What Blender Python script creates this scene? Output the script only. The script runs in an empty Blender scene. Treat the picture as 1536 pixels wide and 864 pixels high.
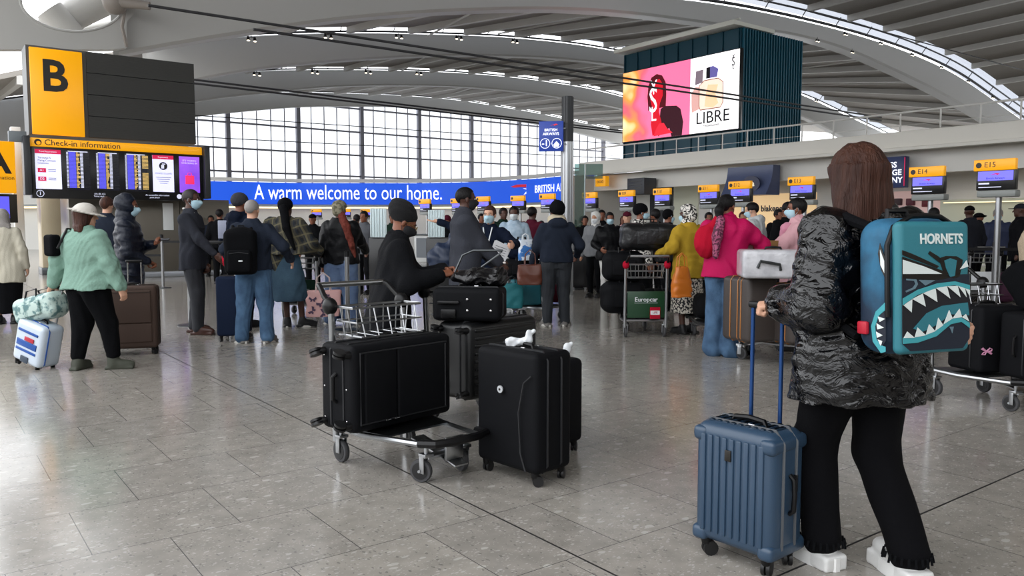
import bpy, bmesh, math, random
import numpy as np
from mathutils import Vector, Matrix, Euler
random.seed(5); RNG = np.random.RandomState(5)
R = math.radians
COL = bpy.context.scene.collection

# ---------------------------------------------------------------- camera
CAM_H = 1.32; FPX = 1200.0; PITCH = math.atan(90/FPX)
cam = bpy.data.cameras.new('camera'); camo = bpy.data.objects.new('camera', cam); COL.objects.link(camo)
cam.sensor_width = 36; cam.lens = 36*FPX/1536; cam.clip_end = 600
camo.location = (0, 0, CAM_H); camo.rotation_euler = (math.pi/2-PITCH, 0, 0)
bpy.context.scene.camera = camo
# ---------------------------------------------------------------- sky and exposure
w = bpy.data.worlds.new('sky'); bpy.context.scene.world = w; w.use_nodes = True
bg = w.node_tree.nodes['Background']; bg.inputs[0].default_value = (0.95, 0.97, 1.0, 1); bg.inputs[1].default_value = 3.1
vs = bpy.context.scene.view_settings
vs.view_transform = 'Standard'; vs.look = 'None'; vs.gamma = 1; vs.use_curve_mapping = False; vs.exposure = 0.1

# ---------------------------------------------------------------- measuring helpers (points on real planes)
YAW = math.atan2(.6, .8)                      # the hall's axes: b = across (.8,.6), a = along (-.6,.8)
def ray(x, y):
    u = (x-768)/FPX; v = (432-y)/FPX; c, s = math.cos(PITCH), math.sin(PITCH)
    return Vector((u, c+v*s, v*c-s))
def G(x, y, z=0.0):                           # point of the floor (or of height z) under a pixel
    r = ray(x, y); t = (z-CAM_H)/r.z; return Vector((r.x*t, r.y*t, z))
def PA(x, y, a):                              # (b, z) on the upright plane a = const
    r = ray(x, y); t = a/(r.x*-.6+r.y*.8); return (r.x*.8+r.y*.6)*t, CAM_H+r.z*t
def PB(x, y, b):                              # (a, z) on the upright plane b = const
    r = ray(x, y); t = b/(r.x*.8+r.y*.6); return (r.x*-.6+r.y*.8)*t, CAM_H+r.z*t
def PD(x, y, d):                              # world point at distance d in front
    r = ray(x, y); t = d/r.y; return Vector((r.x*t, d, CAM_H+r.z*t))
def WAB(a, b, z=0): return Vector((a*-.6+b*.8, a*.8+b*.6, z))

# ---------------------------------------------------------------- materials
def lin(h):
    h = h.lstrip('#'); o = []
    for i in (0, 2, 4):
        c = int(h[i:i+2], 16)/255; o.append(c/12.92 if c <= .04045 else ((c+.055)/1.055)**2.4)
    return (*o, 1)
MATS = {}
def mat(name, col, rough=.6, metal=0, bump=0, bscale=60, c2=None, cscale=6, coat=0, emit=0, stretch=(1, 1, 1), thr=None, spec=.5, bdet=3, alpha=1, sheen=0):
    if name in MATS: return MATS[name]
    m = bpy.data.materials.new(name); m.use_nodes = True; nt = m.node_tree; p = nt.nodes['Principled BSDF']
    p.inputs['Base Color'].default_value = lin(col); p.inputs['Roughness'].default_value = rough; p.inputs['Metallic'].default_value = metal
    p.inputs['Specular IOR Level'].default_value = spec; p.inputs['Coat Weight'].default_value = coat; p.inputs['Alpha'].default_value = alpha
    p.inputs['Sheen Weight'].default_value = sheen
    if bump or c2:
        tc = nt.nodes.new('ShaderNodeTexCoord'); mp = nt.nodes.new('ShaderNodeMapping'); mp.inputs['Scale'].default_value = stretch
        nt.links.new(tc.outputs['Object'], mp.inputs[0])
    if bump:
        n = nt.nodes.new('ShaderNodeTexNoise'); n.inputs['Scale'].default_value = bscale; n.inputs['Detail'].default_value = bdet
        b = nt.nodes.new('ShaderNodeBump'); b.inputs['Strength'].default_value = bump; b.inputs['Distance'].default_value = .02
        nt.links.new(mp.outputs[0], n.inputs[0]); nt.links.new(n.outputs[0], b.inputs['Height']); nt.links.new(b.outputs[0], p.inputs['Normal'])
    if c2:
        n = nt.nodes.new('ShaderNodeTexNoise'); n.inputs['Scale'].default_value = cscale; n.inputs['Detail'].default_value = 3
        r = nt.nodes.new('ShaderNodeValToRGB'); r.color_ramp.elements[0].color = lin(col); r.color_ramp.elements[1].color = lin(c2)
        lo, hi = thr or (.35, .65)
        r.color_ramp.elements[0].position = lo; r.color_ramp.elements[1].position = hi
        nt.links.new(mp.outputs[0], n.inputs[0]); nt.links.new(n.outputs[0], r.inputs[0]); nt.links.new(r.outputs[0], p.inputs['Base Color'])
        if emit: nt.links.new(r.outputs[0], p.inputs['Emission Color'])
    if emit:
        p.inputs['Emission Strength'].default_value = emit
        if not c2: p.inputs['Emission Color'].default_value = lin(col)
    MATS[name] = m; return m
def glass_mat(name, tint='f4faff', refl=.08, rough=.02):
    m = bpy.data.materials.new(name); m.use_nodes = True; nt = m.node_tree; nt.nodes.remove(nt.nodes['Principled BSDF'])
    out = nt.nodes['Material Output']; t = nt.nodes.new('ShaderNodeBsdfTransparent'); g = nt.nodes.new('ShaderNodeBsdfGlossy'); mx = nt.nodes.new('ShaderNodeMixShader')
    t.inputs[0].default_value = lin(tint); g.inputs['Roughness'].default_value = rough; mx.inputs[0].default_value = refl
    nt.links.new(t.outputs[0], mx.inputs[1]); nt.links.new(g.outputs[0], mx.inputs[2]); nt.links.new(mx.outputs[0], out.inputs[0]); return m

# ---------------------------------------------------------------- objects
def tag(o, label=None, cat=None, group=None, kind=None):
    if label: o['label'] = label
    if cat: o['category'] = cat
    if group: o['group'] = group
    if kind: o['kind'] = kind
    return o
def thing(name, label, cat, loc=(0, 0, 0), rz=0, group=None, mtx=None):
    o = bpy.data.objects.new(name, None); COL.objects.link(o); o.empty_display_size = .1
    if mtx is not None: o.matrix_world = mtx
    else: o.location = loc; o.rotation_euler = (0, 0, rz)
    return tag(o, label, cat, group)
def link_mesh(name, me, m, parent=None, smooth=True):
    o = bpy.data.objects.new(name, me); COL.objects.link(o)
    for mm in (m if isinstance(m, (list, tuple)) else [m]): me.materials.append(mm)
    if smooth: me.polygons.foreach_set('use_smooth', [True]*len(me.polygons))
    if parent: o.parent = parent
    return o
def copy_tree(o, parent=None):
    c = o.copy(); COL.objects.link(c)
    if parent: c.parent = parent
    for ch in o.children: copy_tree(ch, c)
    return c

class MB:
    """collects solid shapes into one mesh"""
    def __init__(s): s.v = []; s.f = []; s.m = []; s.cur = 0
    def add(s, vs_, fs_, M=None):
        n = len(s.v)
        for p in vs_: s.v.append(tuple(M @ Vector(p)) if M is not None else tuple(p))
        for f in fs_: s.f.append([n+i for i in f]); s.m.append(s.cur)
        return s
    def box(s, c, h, bev=0, M=None, seg=2):
        T = Matrix.Translation(c)
        if M is not None: T = M @ T
        bm = bmesh.new(); bmesh.ops.create_cube(bm, size=2)
        bmesh.ops.scale(bm, vec=h, verts=bm.verts)
        if bev: bmesh.ops.bevel(bm, geom=bm.edges[:], offset=min(bev, min(h)*.98), segments=seg, affect='EDGES', profile=.5)
        bm.verts.ensure_lookup_table(); bm.verts.index_update()
        s.add([v.co for v in bm.verts], [[v.index for v in f.verts] for f in bm.faces], T); bm.free(); return s
    def tube(s, pts, r, n=8, closed=False):
        pts = [Vector(p) for p in pts]; N = len(pts); rs = r if isinstance(r, (list, tuple)) else [r]*N
        base = len(s.v); up = None
        for i, p in enumerate(pts):
            if closed: t = pts[(i+1) % N]-pts[i-1]
            else: t = pts[min(i+1, N-1)]-pts[max(i-1, 0)]
            t.normalize()
            if up is None:
                up = Vector((0, 0, 1)) if abs(t.z) < .9 else Vector((1, 0, 0))
            a = up-t*up.dot(t)
            if a.length < 1e-6: a = t.orthogonal()
            a.normalize(); up = a; b = t.cross(a)
            for k in range(n):
                an = 2*math.pi*k/n; s.v.append(tuple(p+(a*math.cos(an)+b*math.sin(an))*rs[i]))
        for i in range(N if closed else N-1):
            j = (i+1) % N
            for k in range(n):
                s.f.append([base+i*n+k, base+i*n+(k+1) % n, base+j*n+(k+1) % n, base+j*n+k]); s.m.append(s.cur)
        if not closed:
            s.f.append([base+k for k in range(n)][::-1]); s.m.append(s.cur)
            s.f.append([base+(N-1)*n+k for k in range(n)]); s.m.append(s.cur)
        return s
    def cyl(s, p0, p1, r, n=16, r1=None): return s.tube([p0, p1], [r, r if r1 is None else r1], n)
    def lathe(s, prof, n=20, M=None):          # prof: (r, z) list
        base = len(s.v)
        for r, z in prof:
            for k in range(n):
                an = 2*math.pi*k/n; p = Vector((r*math.cos(an), r*math.sin(an), z)); s.v.append(tuple(M @ p if M is not None else p))
        for i in range(len(prof)-1):
            for k in range(n):
                s.f.append([base+i*n+k, base+i*n+(k+1) % n, base+(i+1)*n+(k+1) % n, base+(i+1)*n+k]); s.m.append(s.cur)
        s.f.append([base+k for k in range(n)][::-1]); s.m.append(s.cur)
        s.f.append([base+(len(prof)-1)*n+k for k in range(n)]); s.m.append(s.cur)
        return s
    def ell(s, c, r, M=None, n=14):
        prof = [(max(math.sin(math.pi*i/8), .001), -math.cos(math.pi*i/8)) for i in range(9)]
        T = Matrix.Translation(c) @ Matrix.Diagonal((*r, 1))
        return s.lathe(prof, n, (M @ T) if M is not None else T)
    def prism(s, pts, z0, z1, M=None):         # polygon (x, y) extruded z0..z1
        n = len(pts); vs_ = [(x, y, z0) for x, y in pts]+[(x, y, z1) for x, y in pts]
        fs_ = [list(range(n))[::-1], list(range(n, 2*n))]+[[i, (i+1) % n, n+(i+1) % n, n+i] for i in range(n)]
        return s.add(vs_, fs_, M)
    def build(s, name, m, parent=None, smooth=False):
        me = bpy.data.meshes.new(name); me.from_pydata(s.v, [], s.f)
        if isinstance(m, (list, tuple)): me.polygons.foreach_set('material_index', s.m)
        bm = bmesh.new(); bm.from_mesh(me); bmesh.ops.recalc_face_normals(bm, faces=bm.faces[:]); bm.to_mesh(me); bm.free()
        o = link_mesh(name, me, m, parent, True)
        if not smooth: me.set_sharp_from_angle(angle=R(40))
        return o

def text_mesh(name, body, size, m, parent=None, M=None, ext=.002, align='CENTER', sx=1, bold=0):
    cu = bpy.data.curves.new('t', 'FONT'); cu.body = body; cu.size = size; cu.extrude = ext; cu.align_x = align; cu.align_y = 'CENTER'; cu.offset = bold; cu.resolution_u = 3
    t = bpy.data.objects.new('t', cu); COL.objects.link(t); dg = bpy.context.evaluated_depsgraph_get(); dg.update()
    me = bpy.data.meshes.new_from_object(t.evaluated_get(dg)); me.name = name; bpy.data.objects.remove(t)
    T = (M if M is not None else Matrix()) @ Matrix.Diagonal((sx, 1, 1, 1)); me.transform(T); me.materials.clear()
    return link_mesh(name, me, m, parent, False)

# ---------------------------------------------------------------- smooth solids (distance fields meshed by surface nets)
def _nets(D, lo, h):
    S = D < 0; nx, ny, nz = D.shape; C = np.zeros((nx-1, ny-1, nz-1), np.int8)
    co = [(i, j, k) for i in (0, 1) for j in (0, 1) for k in (0, 1)]
    for i, j, k in co: C += S[i:nx-1+i, j:ny-1+j, k:nz-1+k]
    I, J, K = np.nonzero((C > 0) & (C < 8)); n = len(I)
    if n == 0: return np.zeros((0, 3)), np.zeros((0, 4), int)
    acc = np.zeros((n, 3)); num = np.zeros(n)
    for a in co:
        for ax in range(3):
            if a[ax]: continue
            b = list(a); b[ax] = 1
            d0 = D[I+a[0], J+a[1], K+a[2]]; d1 = D[I+b[0], J+b[1], K+b[2]]; m = (d0 < 0) != (d1 < 0)
            t = d0[m]/(d0[m]-d1[m]); p = np.tile(np.array(a, float), (m.sum(), 1)); p[:, ax] = t; acc[m] += p; num[m] += 1
    V = lo+h*(np.stack([I, J, K], 1)+acc/num[:, None])
    idx = -np.ones(C.shape, int); idx[I, J, K] = np.arange(n); F = []
    for ax in range(3):
        s0 = [slice(1, -1)]*3; s0[ax] = slice(0, -1); s1 = [slice(1, -1)]*3; s1[ax] = slice(1, None)
        a0 = S[tuple(s0)]; a1 = S[tuple(s1)]; e = np.stack(np.nonzero(a0 != a1), 1)
        if not len(e): continue
        inside = a0[e[:, 0], e[:, 1], e[:, 2]]
        c = e.copy(); o1, o2 = [(1, 2), (2, 0), (0, 1)][ax]
        for q in (o1, o2): c[:, q] += 1
        def at(d1, d2):
            g = c.copy(); g[:, o1] += d1; g[:, o2] += d2; return idx[g[:, 0], g[:, 1], g[:, 2]]
        q = np.stack([at(-1, -1), at(0, -1), at(0, 0), at(-1, 0)], 1); q[~inside] = q[~inside][:, ::-1]; F.append(q)
    return V, np.concatenate(F)
class Blob:
    def __init__(s, h=.012): s.h = h; s.p = []; s.ns = None
    def _a(s, f, lo, hi, k, op): s.p.append((f, np.array(lo, float), np.array(hi, float), k, op)); return s
    def cap(s, p0, r0, p1, r1=None, k=.02, op='u'):
        p0 = np.array(p0, float); p1 = np.array(p1, float); r1 = r0 if r1 is None else r1; d = p1-p0; L = max(float(d@d), 1e-9)
        def f(P):
            t = np.clip(((P-p0)@d)/L, 0, 1); return np.linalg.norm(P-p0-t[..., None]*d, axis=-1)-(r0+(r1-r0)*t)
        m = max(r0, r1); return s._a(f, np.minimum(p0, p1)-m, np.maximum(p0, p1)+m, k, op)
    def chain(s, pts, rs, k=.02, op='u'):
        for i in range(len(pts)-1): s.cap(pts[i], rs[i], pts[i+1], rs[i+1], k, op)
        return s
    def ell(s, c, r, M=None, k=.02, op='u'):
        c = np.array(c, float); r = np.array(r, float); Q = np.eye(3) if M is None else np.array(M.to_3x3())
        def f(P):
            q = (P-c)@Q; k0 = np.linalg.norm(q/r, axis=-1); k1 = np.linalg.norm(q/(r*r), axis=-1); return k0*(k0-1)/np.maximum(k1, 1e-6)
        e = np.abs(Q)@r; return s._a(f, c-e, c+e, k, op)
    def box(s, c, hh, r=.01, M=None, k=.01, op='u'):
        c = np.array(c, float); hh = np.array(hh, float); Q = np.eye(3) if M is None else np.array(M.to_3x3())
        def f(P):
            q = np.abs((P-c)@Q)-hh+r; return np.linalg.norm(np.maximum(q, 0), axis=-1)+np.minimum(q.max(-1), 0)-r
        e = np.abs(Q)@hh; return s._a(f, c-e, c+e, k, op)
    def loft(s, st, M=None, k=.02, n=2.2, op='u'):
        st = sorted(st); Z = np.array([q[0] for q in st]); X = [np.array([q[i] for q in st]) for i in range(1, 5)]
        Mi = None if M is None else np.array(M.inverted())
        def f(P):
            q = P if Mi is None else P@Mi[:3, :3].T+Mi[:3, 3]
            z = q[..., 2]; cx, cy, rx, ry = (np.interp(z, Z, a) for a in X)
            rho = (np.abs((q[..., 0]-cx)/rx)**n+np.abs((q[..., 1]-cy)/ry)**n)**(1/n)
            return np.maximum((rho-1)*np.minimum(rx, ry), np.maximum(Z[0]-z, z-Z[-1]))
        cs = []
        for z, cx, cy, rx, ry in st:
            for a in (-1, 1):
                for b in (-1, 1):
                    v = Vector((cx+a*rx, cy+b*ry, z)); cs.append(tuple(M @ v if M is not None else v))
        cs = np.array(cs); return s._a(f, cs.min(0), cs.max(0), k, op)
    def folds(s, amp, freq, sq=(1, 1, 1)): s.ns = (amp, freq, np.array(sq)); return s
    def mesh(s):
        h = s.h; us = [q for q in s.p if q[4] == 'u']; lo = np.min([q[1] for q in us], 0)-3*h; hi = np.max([q[2] for q in us], 0)+3*h
        N = np.ceil((hi-lo)/h).astype(int)+1; D = np.full(N, .5, np.float32)
        for f, l, u, k, op in s.p:
            i0 = np.clip(np.floor((l-lo-k-2.5*h)/h).astype(int), 0, N-1); i1 = np.clip(np.ceil((u-lo+k+2.5*h)/h).astype(int)+1, 1, N)
            if (i1 <= i0).any(): continue
            g = np.stack(np.meshgrid(*[lo[a]+h*np.arange(i0[a], i1[a]) for a in range(3)], indexing='ij'), -1)
            d = f(g); sl = tuple(slice(i0[a], i1[a]) for a in range(3)); E_ = D[sl]
            if op == 'u':
                t = np.clip(.5+.5*(E_-d)/k, 0, 1); D[sl] = E_*(1-t)+d*t-k*t*(1-t)
            elif op == 's':
                d = -d; t = np.clip(.5+.5*(d-E_)/k, 0, 1); D[sl] = E_*(1-t)+d*t+k*t*(1-t)
        if s.ns:
            amp, fr, sq = s.ns; m = np.abs(D) < 4*h; P = lo+h*np.stack(np.nonzero(m), 1); P = P*fr*sq
            P = P+.9*np.sin(P[:, [1, 2, 0]]*.7+RNG.rand(3)*6); nn = np.zeros(len(P))
            for q in range(4):
                kv = RNG.randn(3)*(.7+.5*q); nn += np.sin(P@kv+RNG.rand()*6)/(1+.5*q)
            D[m] += amp*nn
        return _nets(D, lo, h)
    def build(s, name, m, parent=None):
        V, F = s.mesh(); me = bpy.data.meshes.new(name)
        me.vertices.add(len(V)); me.vertices.foreach_set('co', V.astype(np.float32).ravel())
        me.loops.add(F.size); me.loops.foreach_set('vertex_index', F.astype(np.int32).ravel())
        me.polygons.add(len(F)); me.polygons.foreach_set('loop_start', np.arange(0, F.size, 4, dtype=np.int32)); 
        me.update(calc_edges=True); me.validate()
        return link_mesh(name, me, m, parent, True)
# ---------------------------------------------------------------- palette
FAB = lambda n, c, **k: mat(n, c, **{**dict(rough=.9, bump=.25, bscale=90, spec=.12), **k})
SKIN = dict(dark=mat('skin_dark', '4a2c20', .5, bump=.05), brown=mat('skin_brown', '7a4a34', .5, bump=.05), tan=mat('skin_tan', 'a87a5e', .5, bump=.05), light=mat('skin_light', 'c99a80', .5, bump=.05))
M_MASK = mat('mask_blue', 'a9c9d6', .8); M_MASKB = mat('mask_black', '15161a', .8); M_EYE = mat('eye_dark', '0c0a0a', .2); M_EYEW = mat('eye_white', 'c9c2bc', .3)
M_HAIRB = mat('hair_black', '0d0b0c', .5, bump=.5, bscale=120, stretch=(1, 1, .15), spec=.2); M_HAIRG = mat('hair_grey', '8d8884', .6, bump=.4, bscale=120)
M_HAIRBR = mat('hair_brown', '35201a', .5, spec=.2, bump=.6, bscale=160, stretch=(1, 1, .06), c2='4a2b20', cscale=30)
M_DENIM = FAB('denim', '3d546e', c2='4c6784', cscale=8); M_DENIML = FAB('denim_light', '56688a', c2='667a98', cscale=8)
M_BLACKF = FAB('black_fabric', '08090c'); M_CHAR = FAB('charcoal_fabric', '22242b'); M_NAVYF = FAB('navy_fabric', '0e1626')
M_SHOEB = mat('shoe_black', '101012', .5); M_SHOEW = mat('shoe_white', 'd9d7d2', .6); M_SOLEW = mat('sole_white', 'cfcdc8', .6); M_SHOEG = mat('shoe_grey', '6d6a66', .7)

def ik(S, T, l1, l2, hint):
    S = Vector(S); T = Vector(T); d = T-S; L = d.length
    if L > (l1+l2)*.995: T = S+d*((l1+l2)*.995/L); d = T-S; L = d.length
    a = (l1*l1-l2*l2+L*L)/(2*L); h = math.sqrt(max(l1*l1-a*a, 0)); n = d.normalized(); hv = Vector(hint); hv = (hv-n*hv.dot(n)).normalized()
    return S+n*a+hv*h, T

def hand(b, W, dirv, palm, s, curl=.5, k=.006, side=1):
    """five fingers grown from a palm at wrist W, pointing dirv, palm facing `palm`"""
    d = Vector(dirv).normalized(); p = Vector(palm); p = (p-d*p.dot(d)).normalized(); x = d.cross(p)*side
    W = Vector(W); c = W+d*.05*s
    Mx = Matrix((x, d, p)).transposed()
    b.ell(c, (.040*s, .052*s, .017*s), Mx, k=.01)
    b.cap(W, .026*s, W+d*.03*s, .026*s, k=.012)
    for i, (o, L) in enumerate(((-.030, .068), (-.010, .076), (.010, .071), (.029, .056))):
        r0 = .0095*s; q0 = W+d*.088*s+x*o*s; a1 = curl*1.0
        q1 = q0+(d*math.cos(a1)+p*math.sin(a1))*L*.45*s; a2 = curl*2.2
        q2 = q1+(d*math.cos(a2)+p*math.sin(a2))*L*.33*s; a3 = curl*3.1
        q3 = q2+(d*math.cos(a3)+p*math.sin(a3))*L*.27*s
        b.chain([q0-d*.02*s, q0, q1, q2, q3], [r0*1.05, r0, r0*.95, r0*.9, r0*.8], k=k)
    t0 = W+d*.022*s-x*.028*s; t1 = t0+(d*.6-x*.65+p*.35).normalized()*.04*s; t2 = t1+(d*.8+p*.6*min(1, curl*2)-x*.1).normalized()*.034*s
    b.chain([t0, t1, t2], [.014*s, .012*s, .010*s], k=k)

def person(label, loc, rz, H=1.7, wd=1.0, skin='brown', res=.010, lean=0, belly=0, feet=((-.10, 0, 0), (.10, 0, 0)), hands=(None, None), elbow=((-.5, -.7, -.3), (.5, -.7, -.3)),
           palms=((1, 0, 0), (-1, 0, 0)), hdir=(None, None), curl=(.35, .35), fingers=True, top=None, bottom=None, shoes=M_SHOEB, sole=None, hair=None, mask=None, turn=0, nod=0,
           eyes=False, extras=None, group=None, cat='person', z0=0, tall_shoe=0, socks=None, glasses=False, headoff=(0, 0)):
    s = H/1.7; T = thing('person', label, cat, (loc[0], loc[1], z0), R(rz), group)
    U = Matrix.Translation((0, 0, .92*s)) @ Matrix.Rotation(-R(lean), 4, 'X') @ Matrix.Translation((0, 0, -.92*s))   # bends the upper body forward
    up = lambda x, y, z: U @ Vector((x*s, y*s, z*s))
    Sc = Matrix.Diagonal((s, s, s, 1)); US = U @ Sc
    hc = up(headoff[0], .015+headoff[1], 1.575); HM = Matrix.Translation(hc) @ (U.to_3x3() @ Euler((-R(nod), 0, R(turn)), 'ZXY' if False else 'XYZ').to_matrix()).to_4x4() @ Sc
    hp = lambda x, y, z: HM @ Vector((x, y, z))
    # joints
    sh = [up(-.160*wd, -.01, 1.355), up(.160*wd, -.01, 1.355)]; defh = [(-.27*wd, .03, .84), (.27*wd, .03, .84)]
    el = []; wr = []
    for i in (0, 1):
        t = hands[i] or defh[i]
        t = Vector(t)*s if hands[i] is None else Vector(t)
        e, q = ik(sh[i], t, .285*s, .255*s, elbow[i]); el.append(e); wr.append(q)
    kn = []; an = []
    for i in (0, 1):
        hx = (-.085 if i == 0 else .085)*s*wd; hp_ = Vector((hx, 0, .87*s)); fx, fy = feet[i][0]*s, feet[i][1]*s
        a = Vector((fx, fy, .085*s+tall_shoe)); k_, a_ = ik(hp_, a, .40*s, .39*s, (0, 1, 0)); kn.append(k_); an.append(a_)
    hips = [Vector((-.085*s*wd, 0, .87*s)), Vector((.085*s*wd, 0, .87*s))]
    # body
    b = Blob(res)
    b.loft([(z*1, 0, cy, rx*wd, ry*wd) for z, cy, rx, ry in ((.84, 0, .12, .08), (.95, 0, .13, .08), (1.08, 0, .115, .075), (1.26, .005, .150, .10), (1.35, -.01, .135, .08), (1.40, -.01, .09, .06), (1.45, -.01, .05, .05))], US, k=.03)
    b.cap(up(0, -.012, 1.40), .062*s, hp(0, -.012, -.05), .055*s, k=.02)
    Hr = HM.to_3x3().normalized()
    b.ell(hp(0, -.012, .030), Vector((.074, .094, .086))*s, Hr, k=.02)
    b.ell(hp(0, .024, -.035), Vector((.057, .062, .076))*s, Hr, k=.02)
    b.ell(hp(0, .058, -.090), Vector((.026, .024, .02))*s, Hr, k=.02)
    b.cap(hp(0, .082, .012), .008*s, hp(0, .104, -.022), .013*s, k=.01)
    b.ell(hp(0, .080, .022), Vector((.045, .012, .010))*s, Hr, k=.012)
    b.ell(hp(0, .084, -.058), Vector((.022, .008, .008))*s, Hr, k=.006)
    for q in (-1, 1):
        b.ell(hp(q*.076, -.004, -.006), Vector((.009, .018, .030))*s, Hr, k=.006)
        if res < .011: b.ell(hp(q*.030, .092, .004), Vector((.015, .010, .009))*s, Hr, k=.008, op='s')
    for i in (0, 1):
        b.chain([sh[i], el[i], wr[i]], [.045*s, .036*s, .024*s], k=.02)
        b.chain([hips[i], kn[i], an[i]], [.07*s, .05*s, .036*s], k=.03)
        ft = Matrix.Rotation(R(feet[i][2]), 3, 'Z'); b.cap(an[i], .034*s, an[i]+ft @ Vector((0, .13*s, -.055*s)), .020*s, k=.02)
        hd = hdir[i] and Vector(hdir[i]) or (wr[i]-el[i]); 
        if fingers: hand(b, wr[i], hd, palms[i], s, curl[i], side=1 if i == 0 else -1)
        else: b.ell(wr[i]+Vector(hd).normalized()*.07*s, (.03*s, .03*s, .06*s), Vector((0, 0, 1)).rotation_difference(Vector(hd)).to_matrix(), k=.02)
    b.build('body', SKIN[skin], T)
    # clothes
    if top:
        l = top.get('loose', .018); hem = top.get('hem', .86); tr = res; c = Blob(top.get('res', tr))
        hw = top.get('hemw', 0); hq = max(0, .95-hem); by = belly
        st = [(hem, 0, by*.3+top.get('hemy', 0), (.172+l+hw)*wd+hq*.03, (.118+l+hw)+by*.5)]
        for z, cy, rx, ry in ((.95, by*.4, .172+l+hw*.7, .115+l+by*.6), (1.08, by*.5, .150+l+hw*.5, .10+l+by*.7), (1.25, .008+by*.2, .175+l, .112+l+by*.3), (1.33, -.005, .168+l*.7, .100+l), (1.385, -.010, .135+l*.5, .086+l*.8), (1.425, -.014, .092+l*.4, .072+l*.6), (1.475, -.014, .062+l*.3, .062+l*.4)):
            if z > hem+.03: st.append((z, 0, cy, rx*wd, ry))
        c.loft(st, US, k=.02)
        ar = top.get('arm', .06)
        for i in (0, 1):
            sp = el[i]+(wr[i]-el[i])*top.get('sleeve', .93)
            c.chain([sh[i]+Vector((0, 0, -.005*s)), el[i], sp], [(ar+l*.6)*s, (ar*.82+l*.5)*s, (ar*.62+l*.4)*s], k=.035)
        if top.get('collar'): c.cap(up(0, -.02, 1.44), .075*s, up(0, -.005, 1.44+top['collar']), .07*s, k=.02)
        if top.get('hoodback'): c.ell(up(0, -.10, 1.41), Vector((.13, .07, .075))*s, U.to_3x3(), k=.03)
        if top.get('hoodup'):
            c.ell(hp(0, -.03, .03), Vector((.115, .125, .13))*s, Hr, k=.02); c.cap(hp(0, -.04, -.08), .10*s, up(0, -.04, 1.42), .10*s, k=.03)
            c.ell(hp(0, .115, -.01), Vector((.075, .10, .105))*s, Hr, k=.02, op='s')
        c.folds(top.get('fold', .0045), top.get('freq', 26), top.get('sq', (1, 1, .6)))
        if top.get('cut'): top['cut'](c, up, s)
        c.build(top.get('name', 'jacket'), top['m'], T)
    if bottom:
        kd = bottom.get('kind', 'trousers'); c = Blob(max(res, .008)); th, kr, ar = bottom.get('r', (.095, .07, .058)); 
        if kd == 'trousers':
            c.loft([(.80, 0, 0, .155*wd, .105), (.90, 0, belly*.3, .168*wd, .112+belly*.3), (1.03, 0, belly*.2, .135*wd, .095+belly*.2)], Sc, k=.03)
            for i in (0, 1):
                e = kn[i]+(an[i]-kn[i])*bottom.get('len', 1.02 if bottom.get('shoe') != 'boot' else .84)
                c.chain([hips[i], kn[i], e], [th*s*wd, kr*s*(.5+.5*wd), ar*s*(.5+.5*wd)], k=.03)
        else:
            hm = bottom.get('hem', .35); c.loft([(hm, 0, .02, bottom.get('w', .26), bottom.get('w', .26)*.85), (.60, 0, .01, .22*wd, .17), (.86, 0, 0, .178*wd, .125), (.98, 0, 0, .145*wd, .10)], Sc, k=.02, n=2)
        c.folds(bottom.get('fold', .004), bottom.get('freq', 24), bottom.get('sq', (1, 1, .5)))
        c.build(bottom.get('name', kd), bottom['m'], T)
    # shoes
    for i in (0, 1):
        if bottom and bottom.get('noshoe'): break
        q = Matrix.Rotation(R(feet[i][2]), 3, 'Z'); o = Vector((an[i].x, an[i].y, 0)); c = Blob(min(res, .012)); tp = shoes_kind = bottom.get('shoe', 'shoe') if bottom else 'shoe'
        z = tall_shoe; g = 1.25 if tall_shoe else 1
        c.ell(o+q @ Vector((0, .072*s, .048*s+z)), (.047*s*g, .128*s, .048*s), q, k=.02); c.cap(o+q @ Vector((0, -.01, .05*s+z)), (.047 if tp != 'boot' else .058)*s, an[i]+(kn[i]-an[i]).normalized()*(.02*s if tp != 'boot' else .11*s), (.046 if tp != 'boot' else .052)*s, k=.02)
        c.cap(an[i]+Vector((0, 0, -.012*s)), .046*s, o+q @ Vector((0, .07*s, .046*s+z)), .044*s, k=.02)
        c.box(o+q @ Vector((0, .05*s, .014*s+z*.5)), (.046*s*g, .138*s, .018*s+z*.5), .012, q, k=.012); c.box(o+Vector((0, 0, -.05)), (.4, .4, .051), .001, op='s', k=.001)
        so = c.build('boot' if tp == 'boot' else 'shoe', shoes, T)
        if sole:
            m_ = MB(); pts = []
            for k_ in range(18):
                a_ = 2*math.pi*k_/18; pts.append((math.cos(a_)*.049*s*g, .05*s+math.sin(a_)*.145*s))
            m_.prism(pts, 0.001, .024*s+z, Matrix.Translation(o) @ q.to_4x4()); m_.build('sole', sole, so)
    # face
    if mask:
        c = Blob(min(res, .008)); c.ell(hp(0, .030, -.040), Vector((.066, .074, .078))*s, Hr, k=.01); c.cap(hp(0, .085, -.005), .012*s, hp(0, .105, -.035), .022*s, k=.03)
        c.box(hp(0, -.1, -.05), Vector((.2, .115, .2))*s, .001, Hr, op='s', k=.004); c.box(hp(0, .05, .095), Vector((.2, .2, .10))*s, .001, Hr, op='s', k=.004)
        mk = c.build('face_mask', mask, T)
        for q in (-1, 1):
            m_ = MB(); m_.tube([hp(q*.062, .03, -.015), hp(q*.072, .01, .0), hp(q*.082, -.01, .012), hp(q*.080, -.022, -.01), hp(q*.07, .0, -.045), hp(q*.06, .02, -.075)], .0018, 5)
            m_.build('ear_loop', mask, mk)
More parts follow.
